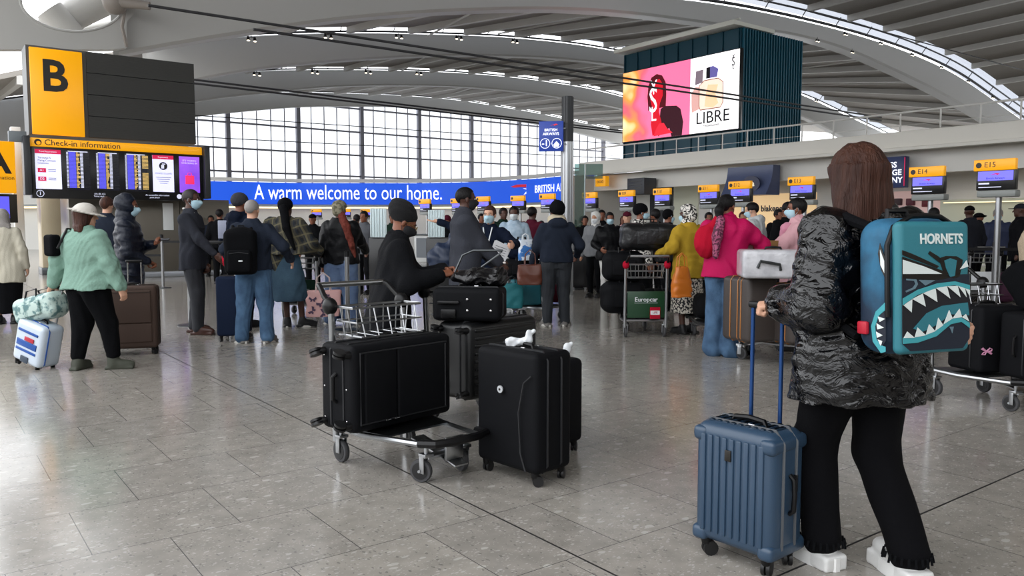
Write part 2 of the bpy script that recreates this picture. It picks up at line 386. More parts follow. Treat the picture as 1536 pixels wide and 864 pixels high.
    if eyes:
        for q in (-1, 1):
            m_ = MB(); m_.ell(hp(q*.029, .082, .004), Vector((.013, .009, .008))*s, Hr.to_4x4()); e_ = m_.build('eye', M_EYEW, T, True)
            m_ = MB(); m_.ell(hp(q*.029, .088, .004), Vector((.006, .006, .0065))*s, Hr.to_4x4()); m_.build('iris', M_EYE, e_, True)
            m_ = MB(); m_.tube([hp(q*.014, .092, .022), hp(q*.030, .092, .028), hp(q*.048, .080, .022)], .003*s, 5); m_.build('eyebrow', M_HAIRB, T, True)
    if glasses:
        m_ = MB()
        for q in (-1, 1):
            m_.tube([hp(q*.033+.022*math.cos(a_*.785), .108, .0+.018*math.sin(a_*.785)) for a_ in range(8)], .0018, 6, True); m_.tube([hp(q*.055, .106, .006), hp(q*.078, .0, .008)], .0018, 6)
        m_.tube([hp(-.011, .108, .003), hp(.011, .108, .003)], .0018, 6); m_.build('glasses', mat('wire_gold', 'b9a06a', .3, 1), T)
    if hair:
        for kd, hm in (hair if isinstance(hair, list) else [hair]):
            c = Blob(min(res, .012)); nm = 'hair'
            if kd in ('short', 'buzz'):
                g = .006 if kd == 'buzz' else .014
                c.ell(hp(0, -.016, .034), Vector((.075+g, .095+g, .088+g))*s, Hr, k=.01)
                c.box(hp(0, .135, -.035), Vector((.12, .09, .105))*s, .001, Hr, op='s', k=.015); c.box(hp(0, .03, -.09), Vector((.12, .10, .09))*s, .001, Hr, op='s', k=.015); c.box(hp(0, 0, -.17), Vector((.2, .2, .11))*s, .001, Hr, op='s', k=.01)
            elif kd in ('pony', 'bun', 'back'):
                c.ell(hp(0, -.018, .034), Vector((.083, .104, .098))*s, Hr, k=.01)
                c.box(hp(0, .135, -.045), Vector((.12, .085, .105))*s, .001, Hr, op='s', k=.015); c.box(hp(0, .04, -.10), Vector((.12, .09, .09))*s, .001, Hr, op='s', k=.015)
                if kd == 'bun': c.ell(hp(0, -.125, .01), Vector((.045, .045, .045))*s, Hr, k=.01)
                if kd == 'pony': c.chain([hp(0, -.105, .03), hp(0, -.15, -.04), hp(0.01, -.15, -.17), hp(.02, -.13, -.32)], [.035*s, .045*s, .04*s, .02*s], k=.02)
            elif kd in ('long', 'bob'):
                L = -.34 if kd == 'long' else -.16
                c.ell(hp(0, -.015, .036), Vector((.090, .108, .096))*s, Hr, k=.01)
                c.loft([(L*1.0, 0, -.08, .125, .04), (L*.6, 0, -.065, .12, .06), (-.08, 0, -.045, .105, .075), (.04, 0, -.02, .09, .10)], HM, k=.03)
                c.box(hp(0, .14, -.05), Vector((.062, .085, .125))*s, .02, Hr, op='s', k=.02); c.folds(.002, 30, (3, 3, .2))
            elif kd == 'beanie' or kd == 'turban':
                nm = 'beanie'; g = .016 if kd == 'beanie' else .03
                c.ell(hp(0, -.018-(g if kd == 'turban' else 0)*.6, .045), Vector((.078+g, .098+g, .085+g))*s, Hr, k=.01); c.box(hp(0, .03, -.105), Vector((.2, .2, .10))*s, .001, HM.to_3x3().normalized() @ Euler((.35, 0, 0)).to_matrix(), op='s', k=.01); c.folds(.0015, 40)
            elif kd == 'slouch':
                nm = 'beanie'; c.ell(hp(0, -.045, .062), Vector((.096, .128, .098))*s, Hr @ Euler((-.25, 0, 0)).to_matrix(), k=.01); c.box(hp(0, .05, -.085), Vector((.2, .25, .10))*s, .001, HM.to_3x3().normalized() @ Euler((.42, 0, 0)).to_matrix(), op='s', k=.01); c.folds(.002, 45)
            elif kd == 'cap':
                nm = 'cap'; c.ell(hp(0, -.015, .045), Vector((.086, .106, .080))*s, Hr, k=.01); c.box(hp(0, 0, -.065), Vector((.2, .2, .10))*s, .001, Hr, op='s', k=.004); c.ell(hp(0, .12, .035), Vector((.065, .075, .008))*s, Hr, k=.01)
            elif kd == 'hat':
                nm = 'sun_hat'; c.ell(hp(0, -.01, .055), Vector((.095, .112, .085))*s, Hr, k=.01); c.box(hp(0, 0, -.05), Vector((.2, .2, .085))*s, .001, Hr, op='s', k=.004); c.ell(hp(0, .01, .04), Vector((.165, .185, .012))*s, Hr @ Euler((-.22, 0.1, 0)).to_matrix(), k=.02)
            elif kd == 'scarfwrap':
                nm = 'headscarf'; c.ell(hp(0, -.025, .035), Vector((.095, .12, .11))*s, Hr, k=.01); c.cap(hp(0, -.02, -.08), .085*s, up(0, -.02, 1.42), .10*s, k=.03); c.ell(hp(0, .115, -.01), Vector((.066, .085, .085))*s, Hr, k=.015, op='s'); c.folds(.003, 30)
            elif kd == 'wrap':
                nm = 'headwrap'; c.ell(hp(0, -.03, .05), Vector((.098, .12, .098))*s, Hr, k=.01); c.box(hp(0, .10, -.06), Vector((.2, .12, .10))*s, .001, Hr, op='s', k=.01); c.ell(hp(0, -.11, -.02), Vector((.07, .05, .07))*s, Hr, k=.03); c.folds(.003, 30)
            c.build(nm, hm, T)
    return dict(T=T, sh=sh, el=el, wr=wr, kn=kn, an=an, up=up, hp=hp, s=s, U=U, HM=HM, Hr=Hr)
# ---------------------------------------------------------------- luggage
M_TYRE = mat('tyre_grey', '3c3c3e', .7); M_WHB = mat('wheel_black', '0c0c0e', .45); M_STEEL = mat('trolley_steel', 'a9abad', .28, 1); M_STEELD = mat('dark_steel', '55585a', .35, 1)
M_PLB = mat('black_plastic', '0a0a0c', .4, spec=.3); M_ZIP = mat('zip_tape', '1c1d20', .5); M_CHROME = mat('chrome', 'd0d0d2', .15, 1); M_WPL = mat('white_bag', 'd8dcdf', .5)
M_SUITB = mat('suitcase_black', '07080c', .7, bump=.25, bscale=400, spec=.16); M_SUITN = mat('suitcase_navy', '121d33', .75, bump=.2, bscale=300, spec=.15)
def rot_to(d):
    return Vector((0, 0, 1)).rotation_difference(Vector(d).normalized()).to_matrix().to_4x4()
def wheel_unit(parent, p, r=.025, big=False, ang=0):
    """a twin spinner wheel with its fork; p = floor point, in the parent's frame"""
    Mz = Matrix.Translation(p) @ Matrix.Rotation(ang, 4, 'Z')
    m = MB()
    for q in (-1, 1): m.tube([Mz @ Vector((q*.004, .012, r)), Mz @ Vector((q*.017, .012, r))], r, 16)
    m.tube([Mz @ Vector((-.01, .012, r)), Mz @ Vector((.01, .012, r))], r*.5, 10)
    wl = m.build('wheel', M_WHB, parent)
    f = MB(); f.tube([Mz @ Vector((0, -.005, r*2+.028)), Mz @ Vector((0, -.004, r*1.9)), Mz @ Vector((0, .012, r))], [.022, .02, .011], 10); f.build('fork', M_PLB, wl); return wl
def suitcase(label, w, d, h, m, loc=None, rz=0, mtx=None, group=None, soft=True, rod=0, rodm=None, rib=None, zips=1, pocket=True, logo=None, zipm=None, side_handle=True, wr=.025, name='suitcase', tilt=0, front_detail=None, bodyh=None, wheels=4, cat='suitcase'):
    """x width, y depth (front is -y), z up from the floor"""
    if mtx is None: mtx = Matrix.Translation(loc) @ Matrix.Rotation(R(rz), 4, 'Z') @ Matrix.Rotation(R(tilt), 4, 'X')
    T = thing(name, label, cat, group=group, mtx=mtx); z0 = wr*2+.012 if wheels else 0; zc = z0+(h-z0)/2; hz = (h-z0)/2
    b = MB(); b.box((0, 0, zc), (w/2, d/2, hz), .035 if soft else .045, seg=4)
    if rib == 'vert':
        n = 9
        for q in (-1, 1):
            for i in range(n):
                x = -w/2+.05+(w-.10)*i/(n-1); b.box((x, q*d/2, zc), (.011, .008, hz-.045), .006)
                b.box((x, 0, zc+hz), (.011, d/2-.045, .006), .005)
    if rib == 'horiz':
        for i in range(15):
            z = z0+.05+(h-z0-.10)*i/14; b.box((0, -d/2, z), (w/2-.05, .006, .008), .005); b.box((w/2, 0, z), (.006, d/2-.04, .008), .005)
            b.box((-w/2, 0, z), (.006, d/2-.04, .008), .005)
    b.build('shell', m, T)
    zm = zipm or M_ZIP
    for k in range(zips):
        y = (-d*.22, d*.16, -d*.10)[k]; g = .0035; x0, x1, a, c = -w/2-g, w/2+g, z0+.04, h-.04
        pts = [(x0, y, a), (x0, y, c), (x0+.035, y, h+g), (x1-.035, y, h+g), (x1, y, c), (x1, y, a), (x1-.035, y, z0-g*.3), (x0+.035, y, z0-g*.3)]
        z = MB(); z.tube(pts, .006, 6, True); zp = z.build('zipper', zm, T)
        q = MB(); q.box((w*.12, y, h+.008), (.014, .004, .004), .002); q.build('zip_pull', M_CHROME, zp)
    if pocket:
        p = MB(); p.box((-.01*w, -d/2-.006, zc+hz*.34), (w/2-.045, .012, hz*.52), .011, seg=3); pk = p.build('front_pocket', m, T)
        z = MB(); z.tube([(-w/2+.05, -d/2-.018, zc+hz*.80), (w/2-.055, -d/2-.018, zc+hz*.80)], .004, 6); z.build('pocket_zipper', zm, pk)
        p = MB(); p.box((-.01*w, -d/2-.005, zc-hz*.50), (w/2-.045, .010, hz*.30), .009, seg=3); p.build('lower_pocket', m, T)
    hd = MB(); hd.tube([(-.075, 0, h-.005), (-.065, 0, h+.016), (0, 0, h+.022), (.065, 0, h+.016), (.075, 0, h-.005)], [.010, .011, .012, .011, .010], 8); hd.build('top_handle', M_PLB, T)
    if side_handle:
        for q in ((-1,) if soft else (1,)):
            hd = MB(); hd.tube([(q*w/2, 0, zc-.075), (q*(w/2+.018), 0, zc-.06), (q*(w/2+.022), 0, zc), (q*(w/2+.018), 0, zc+.06), (q*w/2, 0, zc+.075)], .010, 8); hd.build('side_handle', M_PLB, T)
    if wheels:
        for sx in (-1, 1):
            for sy in (-1, 1): wheel_unit(T, Vector((sx*(w/2-.045), sy*(d/2-.04), 0)), wr, ang=random.uniform(-.7, .7))
    if rod:
        rm = rodm or M_CHROME; g = MB(); y = d/2-.03
        for q in (-1, 1): g.tube([(q*.065+.015, y, h-.03), (q*.065+.015, y, h+rod)], .0085, 10)
        g.tube([(-.05, y, h+rod), (.08, y, h+rod)], .008, 8); rr = g.build('pull_handle', rm, T)
        g = MB(); g.box((.015, y, h+rod), (.085, .014, .015), .012, seg=3); g.build('grip', M_PLB, rr)
    if logo: logo(T, w, d, h)
    return T
def duffel(label, L, r, m, loc, rz=0, group=None, sq=(1, 1), name='duffel_bag', strap=None, flat=1.0, cat='bag', pockets=True):
    T = thing(name, label, cat, loc, R(rz), group)
    b = Blob(.011); b.box((0, 0, r*sq[1]), (L/2, r*sq[0], r*sq[1]), min(r*.62, r*sq[1]*.9, L/2*.9), k=.02); b.folds(.004, 14); b.build('shell', m, T)
    z = MB(); z.tube([(-L*.40, 0, r*sq[1]*2+.001), (0, 0, r*sq[1]*2+.006), (L*.40, 0, r*sq[1]*2+.001)], .005, 6); z.build('zipper', M_ZIP, T)
    if pockets:
        p = MB(); p.box((0, -r*sq[0]-.004, r*sq[1]*.95), (L*.26, .012, r*sq[1]*.5), .01, seg=3); p.build('pocket', m, T)
    for q in (-1, 1):
        h = MB(); h.tube([(-L*.16, q*r*.9*sq[0], r*sq[1]*1.3), (-L*.12, q*r*.5*sq[0], r*sq[1]*2.0+.05), (L*.12, q*r*.5*sq[0], r*sq[1]*2.0+.05), (L*.16, q*r*.9*sq[0], r*sq[1]*1.3)], .009, 7); h.build('handle', strap or M_PLB, T)
    return T
def backpack(label, w, d, h, m, loc, rz, group=None, tilt=0, mtx=None, name='backpack', straps=True, res=.009):
    T = thing(name, label, 'backpack', mtx=mtx if mtx is not None else Matrix.Translation(loc) @ Matrix.Rotation(R(rz), 4, 'Z') @ Matrix.Rotation(R(tilt), 4, 'X'), group=group)
    b = Blob(res); b.box((0, 0, h*.48), (w/2, d/2, h*.48), .06, k=.03); b.ell((0, 0, h*.86), (w*.42, d*.48, h*.16), k=.04); b.folds(.003, 16); b.build('shell', m, T)
    p = Blob(res); p.box((0, -d/2-.01, h*.30), (w*.38, .045, h*.24), .035, k=.02); p.folds(.002, 16); pk = p.build('front_pocket', m, T)
    z = MB(); z.tube([(-w*.30, -d/2-.052, h*.46), (0, -d/2-.057, h*.49), (w*.30, -d/2-.052, h*.46)], .004, 6); z.build('pocket_zipper', M_ZIP, pk)
    z = MB(); z.tube([(-w*.46, -d*.18, h*.35), (-w*.46, -d*.2, h*.75), (-w*.3, -d*.25, h*.95), (0, -d*.27, h*1.0), (w*.3, -d*.25, h*.95), (w*.46, -d*.2, h*.75), (w*.46, -d*.18, h*.35)], .005, 6); z.build('zipper', M_ZIP, T)
    z = MB(); z.tube([(-.04, d*.25, h*.97), (-.03, d*.25, h*1.05), (.03, d*.25, h*1.05), (.04, d*.25, h*.97)], .008, 7); z.build('grab_handle', M_PLB, T)
    if straps:
        for q in (-1, 1):
            z = MB(); z.tube([(q*w*.25, d*.45, h*.95), (q*w*.32, d*.5+.08, h*1.03), (q*w*.36, d*.5+.20, h*.86), (q*w*.40, d*.5+.19, h*.62), (q*w*.46, d*.5+.06, h*.30), (q*w*.42, d*.42, h*.12)], [.016, .02, .022, .02, .014, .012], 8); z.build('shoulder_strap', m, T)
    return T
def tote(label, w, d, h, m, loc, rz, strap=M_PLB, name='tote_bag', sh=.2, cat='bag', topw=1.0, group=None, res=.009):
    T = thing(name, label, cat, loc, R(rz), group); b = Blob(res)
    b.loft([(0.0, 0, 0, w/2*.96, d/2), (h*.5, 0, 0, w/2*1.02, d/2*1.05), (h, 0, 0, w/2*topw, d/2*.75)], n=4, k=.01); b.folds(.003, 18); b.build('shell', m, T)
    for q in (-1, 1):
        z = MB(); z.tube([(-w*.22, q*d*.36, h*.86), (-w*.18, q*d*.25, h+sh*.7), (0, q*d*.12, h+sh), (w*.18, q*d*.25, h+sh*.7), (w*.22, q*d*.36, h*.86)], .006, 6); z.build('handle', strap, T)
    return T
# ---------------------------------------------------------------- luggage trolley: nose is +y, origin on the floor
def trolley(label, loc, rz, panel=None, panel_text=None, knob=M_PLB, bar=True, group='airport luggage trolleys', basket=True):
    T = thing('luggage_trolley', label, 'luggage trolley', loc, R(rz), group)
    g = MB()
    for q in (-1, 1):
        g.tube([(q*.25, -.36, .20), (q*.25, -.10, .20), (q*.16, .38, .215)], .017, 8); g.tube([(q*.25, -.36, .12), (q*.25, -.37, .5), (q*.25, -.39, .87)], .018, 10)
    g.tube([(-.25, -.33, .20), (.25, -.33, .20)], .015, 8); g.tube([(-.16, .38, .215), (.16, .38, .215)], .016, 8); g.tube([(-.25, -.37, .55), (.25, -.37, .55)], .010, 8)
    g.build('frame', M_STEEL, T)
    g = MB()
    g.prism([(-.25, -.34), (.25, -.34), (.25, -.10), (.215, .08), (-.215, .08), (-.25, -.10)], .213, .222)
    g.build('platform', M_STEELD, T)
    g = MB(); g.tube([(-.20, .33, .225), (-.17, .43, .235), (-.08, .47, .24), (.08, .47, .24), (.17, .43, .235), (.20, .33, .225)], .022, 8); g.build('nose_bumper', M_PLB, T)
    g = MB(); g.box((0, .21, .185), (.045, .19, .006), .004, Matrix.Rotation(-.22, 4, 'X')); g.box((0, .37, .175), (.06, .008, .06), .004); g.box((0, .30, .135), (.14, .035, .008), .004); g.build('nose_bracket', M_STEEL, T)
    if basket:
        g = MB()
        for z, i in ((.88, 0), (.80, .012), (.72, .025)):
            g.tube([(-.235+i, -.37, z), (-.235+i, -.20+(.88-z)*.3, z), (.235-i, -.20+(.88-z)*.3, z), (.235-i, -.37, z)], .005 if i else .007, 6, True)
        for k in range(5):
            x = -.19+.095*k; g.tube([(x, -.20, .88), (x*.95, -.155, .72), (x*.95, -.37, .72), (x, -.37, .88)], .004, 6)
        for k in range(2):
            for q in (-1, 1): g.tube([(q*.235, -.25-.07*k, .88), (q*.21, -.24-.07*k, .72)], .004, 6)
        g.build('basket', M_STEEL, T)
    for q in (-1, 1):
        g = MB(); g.ell((q*.25, -.40, .88), (.042, .05, .05)); kb = g.build('joint_knob', knob, T, True)
        g = MB(); g.tube([(q*.25, -.41, .90), (q*.248, -.46, .93), (q*.235, -.52, .98), (q*.225, -.555, .99)], .016, 8); g.build('handle_arm', M_PLB, kb)
    g = MB(); g.tube([(-.228, -.555, .99), (.228, -.555, .99)], .017, 10); g.build('handle_bar', M_STEEL, T)
    for sx, sy, r in ((-1, -1, .065), (1, -1, .065), (-1, 1, .062), (1, 1, .062)):
        x = sx*(.235 if sy < 0 else .13); y = -.33 if sy < 0 else .30; an = 0 if sy < 0 else random.uniform(-.5, .5); Mz = Matrix.Translation((x, y, 0)) @ Matrix.Rotation(an, 4, 'Z'); o = -.03 if sy > 0 else 0
        g = MB(); g.cur = 0; g.lathe([(r*.7, -.016), (r*.95, -.014), (r, -.007), (r, .007), (r*.95, .014), (r*.7, .016)], 24, Mz @ Matrix.Translation((0, o, r)) @ Matrix.Rotation(math.pi/2, 4, 'Y')); wl = g.build('wheel', M_TYRE, T)
        g = MB(); g.lathe([(r*.30, -.02), (r*.72, -.018), (r*.72, .018), (r*.30, .02)], 20, Mz @ Matrix.Translation((0, o, r)) @ Matrix.Rotation(math.pi/2, 4, 'Y')); g.build('hub', M_WHB, wl)
        g = MB()
        for q in (-1, 1): g.box(Mz @ Vector((q*.024, o*.5, r+.035)), (.003, .018, .045), .002, None)
        g.box(Mz @ Vector((0, 0, r+.085)), (.030, .030, .009), .004); g.cyl(Mz @ Vector((0, 0, r+.085)), Mz @ Vector((0, 0, .205)), .012, 10); g.cyl(Mz @ Vector((-.028, o, r)), Mz @ Vector((.028, o, r)), .008, 8)
        g.build('fork', M_STEEL, wl)
    if panel:
        g = MB(); g.box((0, -.385, .40), (.225, .004, .16), .003); pn = g.build('advert_panel', panel, T)
        if panel_text:
            Mt = Matrix.Translation((0, -.391, .46)) @ Matrix.Rotation(math.pi/2, 4, 'X'); text_mesh('lettering', panel_text, .075, M_WPL, pn, Mt, ext=.001, bold=.001)
            g = MB(); g.box((0, -.391, .42), (.14, .001, .002)); g.build('underline', M_WPL, pn)
    return T
# ================================================================ the hall
def struct(name, mb, m, parent=None, smooth=False):
    o = mb.build(name, m, parent, smooth)
    if not parent: o.rotation_euler.z = YAW; o['kind'] = 'structure'
    return o
M_WALL = mat('wall_paint', 'd8d7d2', .6); M_WALLD = mat('wall_grey', '9ba09e', .6); M_RIB = mat('rib_paint', 'b0afab', .5); M_ROOFP = mat('roof_panel', '98938c', .8, bump=.2, bscale=3, stretch=(1, 6, 1))
M_PURL = mat('purlin_paint', 'c4c2bd', .6); M_RAIL = mat('rail_black', '1a1a1c', .5); M_MULL = mat('mullion_grey', '85858f', .5); M_CABLE = mat('cable_dark', '232326', .5)
M_GLASS = glass_mat('window_glass', 'bcbec2', .05); M_YEL = mat('sign_yellow', 'f2a600', .35, emit=.38); M_YELP = mat('sign_yellow_plain', 'f4b000', .4, emit=.25); M_SIGNB = mat('sign_black', '0b0b0d', .3); M_BRUSH = mat('brushed_steel', '6c675e', .38, .6, bump=.05, bscale=200, stretch=(.05, 1, 1))
M_WHT = mat('white_light_panel', 'eef0ff', .5, emit=.9); M_BLUE = mat('banner_blue', '0e55dc', .5, emit=.5); M_LET = mat('banner_lettering', 'f4f6ff', .5, emit=.8)

# floor: 60 cm stone tiles, every second row staggered, two wider movement joints
def floor_mat():
    m = bpy.data.materials.new('floor_tiles'); m.use_nodes = True; nt = m.node_tree; N = nt.nodes; L = nt.links; p = N['Principled BSDF']
    tc = N.new('ShaderNodeTexCoord'); mp = N.new('ShaderNodeMapping'); mp.inputs['Location'].default_value = (-.53+.3, -3.54, 0); L.new(tc.outputs['Object'], mp.inputs[0])
    br = N.new('ShaderNodeTexBrick'); br.offset = .5; br.inputs['Scale'].default_value = 1; br.inputs['Brick Width'].default_value = .6; br.inputs['Row Height'].default_value = .595
    br.inputs['Mortar Size'].default_value = .0022; br.inputs['Mortar Smooth'].default_value = .2; br.inputs['Bias'].default_value = 0
    br.inputs['Color1'].default_value = lin('928d86'); br.inputs['Color2'].default_value = lin('99948c'); br.inputs['Mortar'].default_value = lin('5c5a57'); L.new(mp.outputs[0], br.inputs[0])
    # flecks
    def fleck(scale, thr, rr, st):
        mm = N.new('ShaderNodeMapping'); mm.inputs['Scale'].default_value = st; mm.inputs['Rotation'].default_value = (0, 0, rr); L.new(tc.outputs['Object'], mm.inputs[0])
        n1 = N.new('ShaderNodeTexNoise'); n1.inputs['Scale'].default_value = 14; n1.inputs['Detail'].default_value = 1; L.new(mm.outputs[0], n1.inputs[0])
        ad = N.new('ShaderNodeMixRGB'); ad.blend_type = 'ADD'; ad.inputs[0].default_value = .035; L.new(mm.outputs[0], ad.inputs[1]); L.new(n1.outputs['Color'], ad.inputs[2])
        v = N.new('ShaderNodeTexVoronoi'); v.inputs['Scale'].default_value = scale; L.new(ad.outputs[0], v.inputs[0])
        r = N.new('ShaderNodeMath'); r.operation = 'LESS_THAN'; L.new(v.outputs['Distance'], r.inputs[0])
        sp = N.new('ShaderNodeSeparateColor'); L.new(v.outputs['Color'], sp.inputs[0]); g = N.new('ShaderNodeMath'); g.operation = 'GREATER_THAN'; g.inputs[1].default_value = thr; L.new(sp.outputs[0], g.inputs[0])
        sz = N.new('ShaderNodeMath'); sz.operation = 'MULTIPLY'; L.new(sp.outputs[1], sz.inputs[0]); sz.inputs[1].default_value = .42; L.new(sz.outputs[0], r.inputs[1])
        mu = N.new('ShaderNodeMath'); mu.operation = 'MULTIPLY'; L.new(r.outputs[0], mu.inputs[0]); L.new(g.outputs[0], mu.inputs[1]); return mu
    prev = br.outputs['Color']
    for sc, th, ro, st, co, fa in ((34, .55, .6, (1, 2.0, 1), 'b2aea8', .8), (38, .6, -.5, (1.8, 1, 1), '706d69', .7), (15, .80, .2, (1, 1.7, 1), 'b4b1aa', .8), (80, .5, 1.1, (1, 1.5, 1), 'aeaaa4', .8)):
        f = fleck(sc, th, ro, st); x = N.new('ShaderNodeMixRGB'); k = N.new('ShaderNodeMath'); k.operation = 'MULTIPLY'; k.inputs[1].default_value = fa; L.new(f.outputs[0], k.inputs[0]); L.new(k.outputs[0], x.inputs[0])
        L.new(prev, x.inputs[1]); x.inputs[2].default_value = lin(co); prev = x.outputs[0]
    nn = N.new('ShaderNodeTexNoise'); nn.inputs['Scale'].default_value = 9; nn.inputs['Detail'].default_value = 6; L.new(tc.outputs['Object'], nn.inputs[0]); rr_ = N.new('ShaderNodeMapRange'); rr_.inputs[1].default_value = .3; rr_.inputs[2].default_value = .7; rr_.inputs[3].default_value = .86; rr_.inputs[4].default_value = 1.12; L.new(nn.outputs[0], rr_.inputs[0]); mv = N.new('ShaderNodeVectorMath'); mv.operation = 'SCALE'; L.new(prev, mv.inputs[0]); L.new(rr_.outputs[0], mv.inputs['Scale']); prev = mv.outputs[0]
    mo = N.new('ShaderNodeMixRGB'); L.new(br.outputs['Fac'], mo.inputs[0]); L.new(prev, mo.inputs[1]); mo.inputs[2].default_value = lin('4f4d4b'); L.new(mo.outputs[0], p.inputs['Base Color'])
    n = N.new('ShaderNodeTexNoise'); n.inputs['Scale'].default_value = 2.5; L.new(tc.outputs['Object'], n.inputs[0]); r = N.new('ShaderNodeMapRange'); r.inputs[3].default_value = .12; r.inputs[4].default_value = .20; L.new(n.outputs[0], r.inputs[0]); L.new(r.outputs[0], p.inputs['Roughness'])
    p.inputs['Specular IOR Level'].default_value = .8; return m
f = MB(); f.box((20, 33, -.15), (62, 52, .15)); floor = struct('floor', f, floor_mat())
f = MB(); f.box((2.09, 33, .0004), (.0045, 52, .0004)); f.box((20, 1.755, .0004), (62, .0045, .0004)); fj = f.build('movement_joint', mat('joint_black', '1e1d1d', .6), floor)

# ---- roof: arched girders across the hall, panels and skylight slots between them
def prof(px, a): 
    q = sorted(PA(x, y, a) for x, y in px); return q
RA = {1: 27.0, 2: 43.0, 3: 60.0, 4: 79.0}
LO = {1: prof([(190, 72), (280, 60), (400, 38), (560, 18), (680, 12), (830, 8), (900, 12), (1000, 22), (1100, 38), (1180, 44.6), (1272, 70), (1358, 109.5), (1409, 135), (1485, 178), (1530, 215)], RA[1]),
      2: prof([(200, 140), (293, 116), (345, 105), (426, 96), (504, 88.5), (618, 82), (687, 79.6), (745, 81), (831, 84), (936, 95.5), (1100, 133), (1200, 170), (1260, 200), (1300, 225)], RA[2]),
      3: prof([(200, 172), (293, 148), (397, 138), (462, 130), (530, 126), (600, 126), (687, 127), (774, 134.6), (849, 145), (936, 161), (1080, 200), (1180, 245)], RA[3]),
      4: prof([(200, 190), (295, 172), (450, 158), (600, 158), (716, 171), (811, 185), (889, 203), (936, 217), (1050, 250)], RA[4])}
UP = {1: prof([(600, -20), (860, -18), (1000, -6), (1080, 3), (1180, 23), (1269, 44.6), (1358, 72.6), (1435, 107), (1485, 142.6), (1536, 178)], RA[1]),
      2: prof([(200, 70), (280, 60), (322, 54.7), (426, 49.5), (540, 47), (680, 51), (730, 52), (814, 59), (889, 68), (936, 78), (1100, 112), (1200, 138), (1310, 190)], RA[2]),
      3: prof([(290, 112), (384, 105), (428, 103.6), (579, 104), (698, 108.5), (791, 117), (889, 132), (936, 145), (1080, 180), (1180, 215)], RA[3]),
      4: prof([(295, 140), (450, 137), (600, 142), (687, 149), (803, 168), (936, 197), (1050, 228)], RA[4])}
def ev(P, b):
    bs = [q[0] for q in P]; zs = [q[1] for q in P]
    if b < bs[0]: return zs[0]+(b-bs[0])*(zs[1]-zs[0])/(bs[1]-bs[0])*1.3
    if b > bs[-1]: return zs[-1]+(b-bs[-1])*(zs[-1]-zs[-2])/(bs[-1]-bs[-2])
    return float(np.interp(b, bs, zs))
def smoothp(P, b): return sum(ev(P, b+k) for k in (-2.4, -1.2, 0, 1.2, 2.4))/5
def zL(k, b): return smoothp(LO[k], b)
def zU(k, b): return max(smoothp(UP[k], b), zL(k, b)+.35) if k > 1 or b > 22 else max(smoothp(UP[1], 22), zL(1, 22)+.5)+(b-22)*.06+0*b
B0, B1 = -2.0, 80.0; NB = 56
bs_ = [B0+(B1-B0)*i/NB for i in range(NB+1)]
def strip(fa, ga, bmin, hi_, th=0):   # solid ruled strip between (a0,z0(b)) and (a1,z1(b)), thickness th upward
    g = MB(); v = []; f_ = []; bq = [b for b in bs_ if b >= bmin]; NB = len(bq)-1
    for b in bq:
        for (a, z) in (fa(b), ga(b)): v.append((b, a, z)); v.append((b, a, z+th))
    for i in range(NB):
        o = i*4; n = o+4; f_ += [[o, n, n+2, o+2], [o+1, o+3, n+3, n+1], [o, o+1, n+1, n], [o+2, n+2, n+3, o+3]]
    f_ += [[0, 2, 3, 1], [NB*4, NB*4+1, NB*4+3, NB*4+2]]; g.add(v, f_); return g
for k in (1, 2, 3, 4):
    a = RA[k]; g = MB(); v = []; f_ = []; sec = ((0, 0), (.10, -.10), (.75, -.10), (1.0, .15), (1.0, 1.0), (.30, 1.0), (.12, .95))
    bk = [b for b in bs_ if b > {1: 5.2, 2: 9.3}.get(k, -9)]
    for b in bk:
        l, u = zL(k, b), zU(k, b)
        for da, t in sec: v.append((b, a+da*(.9 if k > 1 else 1.1), l+(u-l)*t if t >= 0 else l+t))
    m_ = len(sec)
    for i in range(len(bk)-1):
        for j in range(m_): f_.append([i*m_+j, (i+1)*m_+j, (i+1)*m_+(j+1) % m_, i*m_+(j+1) % m_])
    g.add(v, f_); r_ = struct('trim_%d' % k, g, M_RIB, smooth=False)
    g = MB(); g.tube([(b, a-.10, zU(k, b)+.02) for b in bk], .085 if k == 1 else .06, 6); g.build('cable_rail', M_RAIL, r_)
    g = MB(); g.tube([(b, a-.45, zU(k, b)+(.42 if k > 1 else .35)) for b in bk], .055 if k == 1 else .04, 6); g.build('upper_rail', M_RAIL, r_)
    g = MB()
    b = 9.8
    while b < 74:
        g.tube([(b, a-.10, zU(k, b)), (b, a-.45, zU(k, b)+.45)], .03, 5); b += 3.4
    g.build('rail_brackets', M_RAIL, r_)
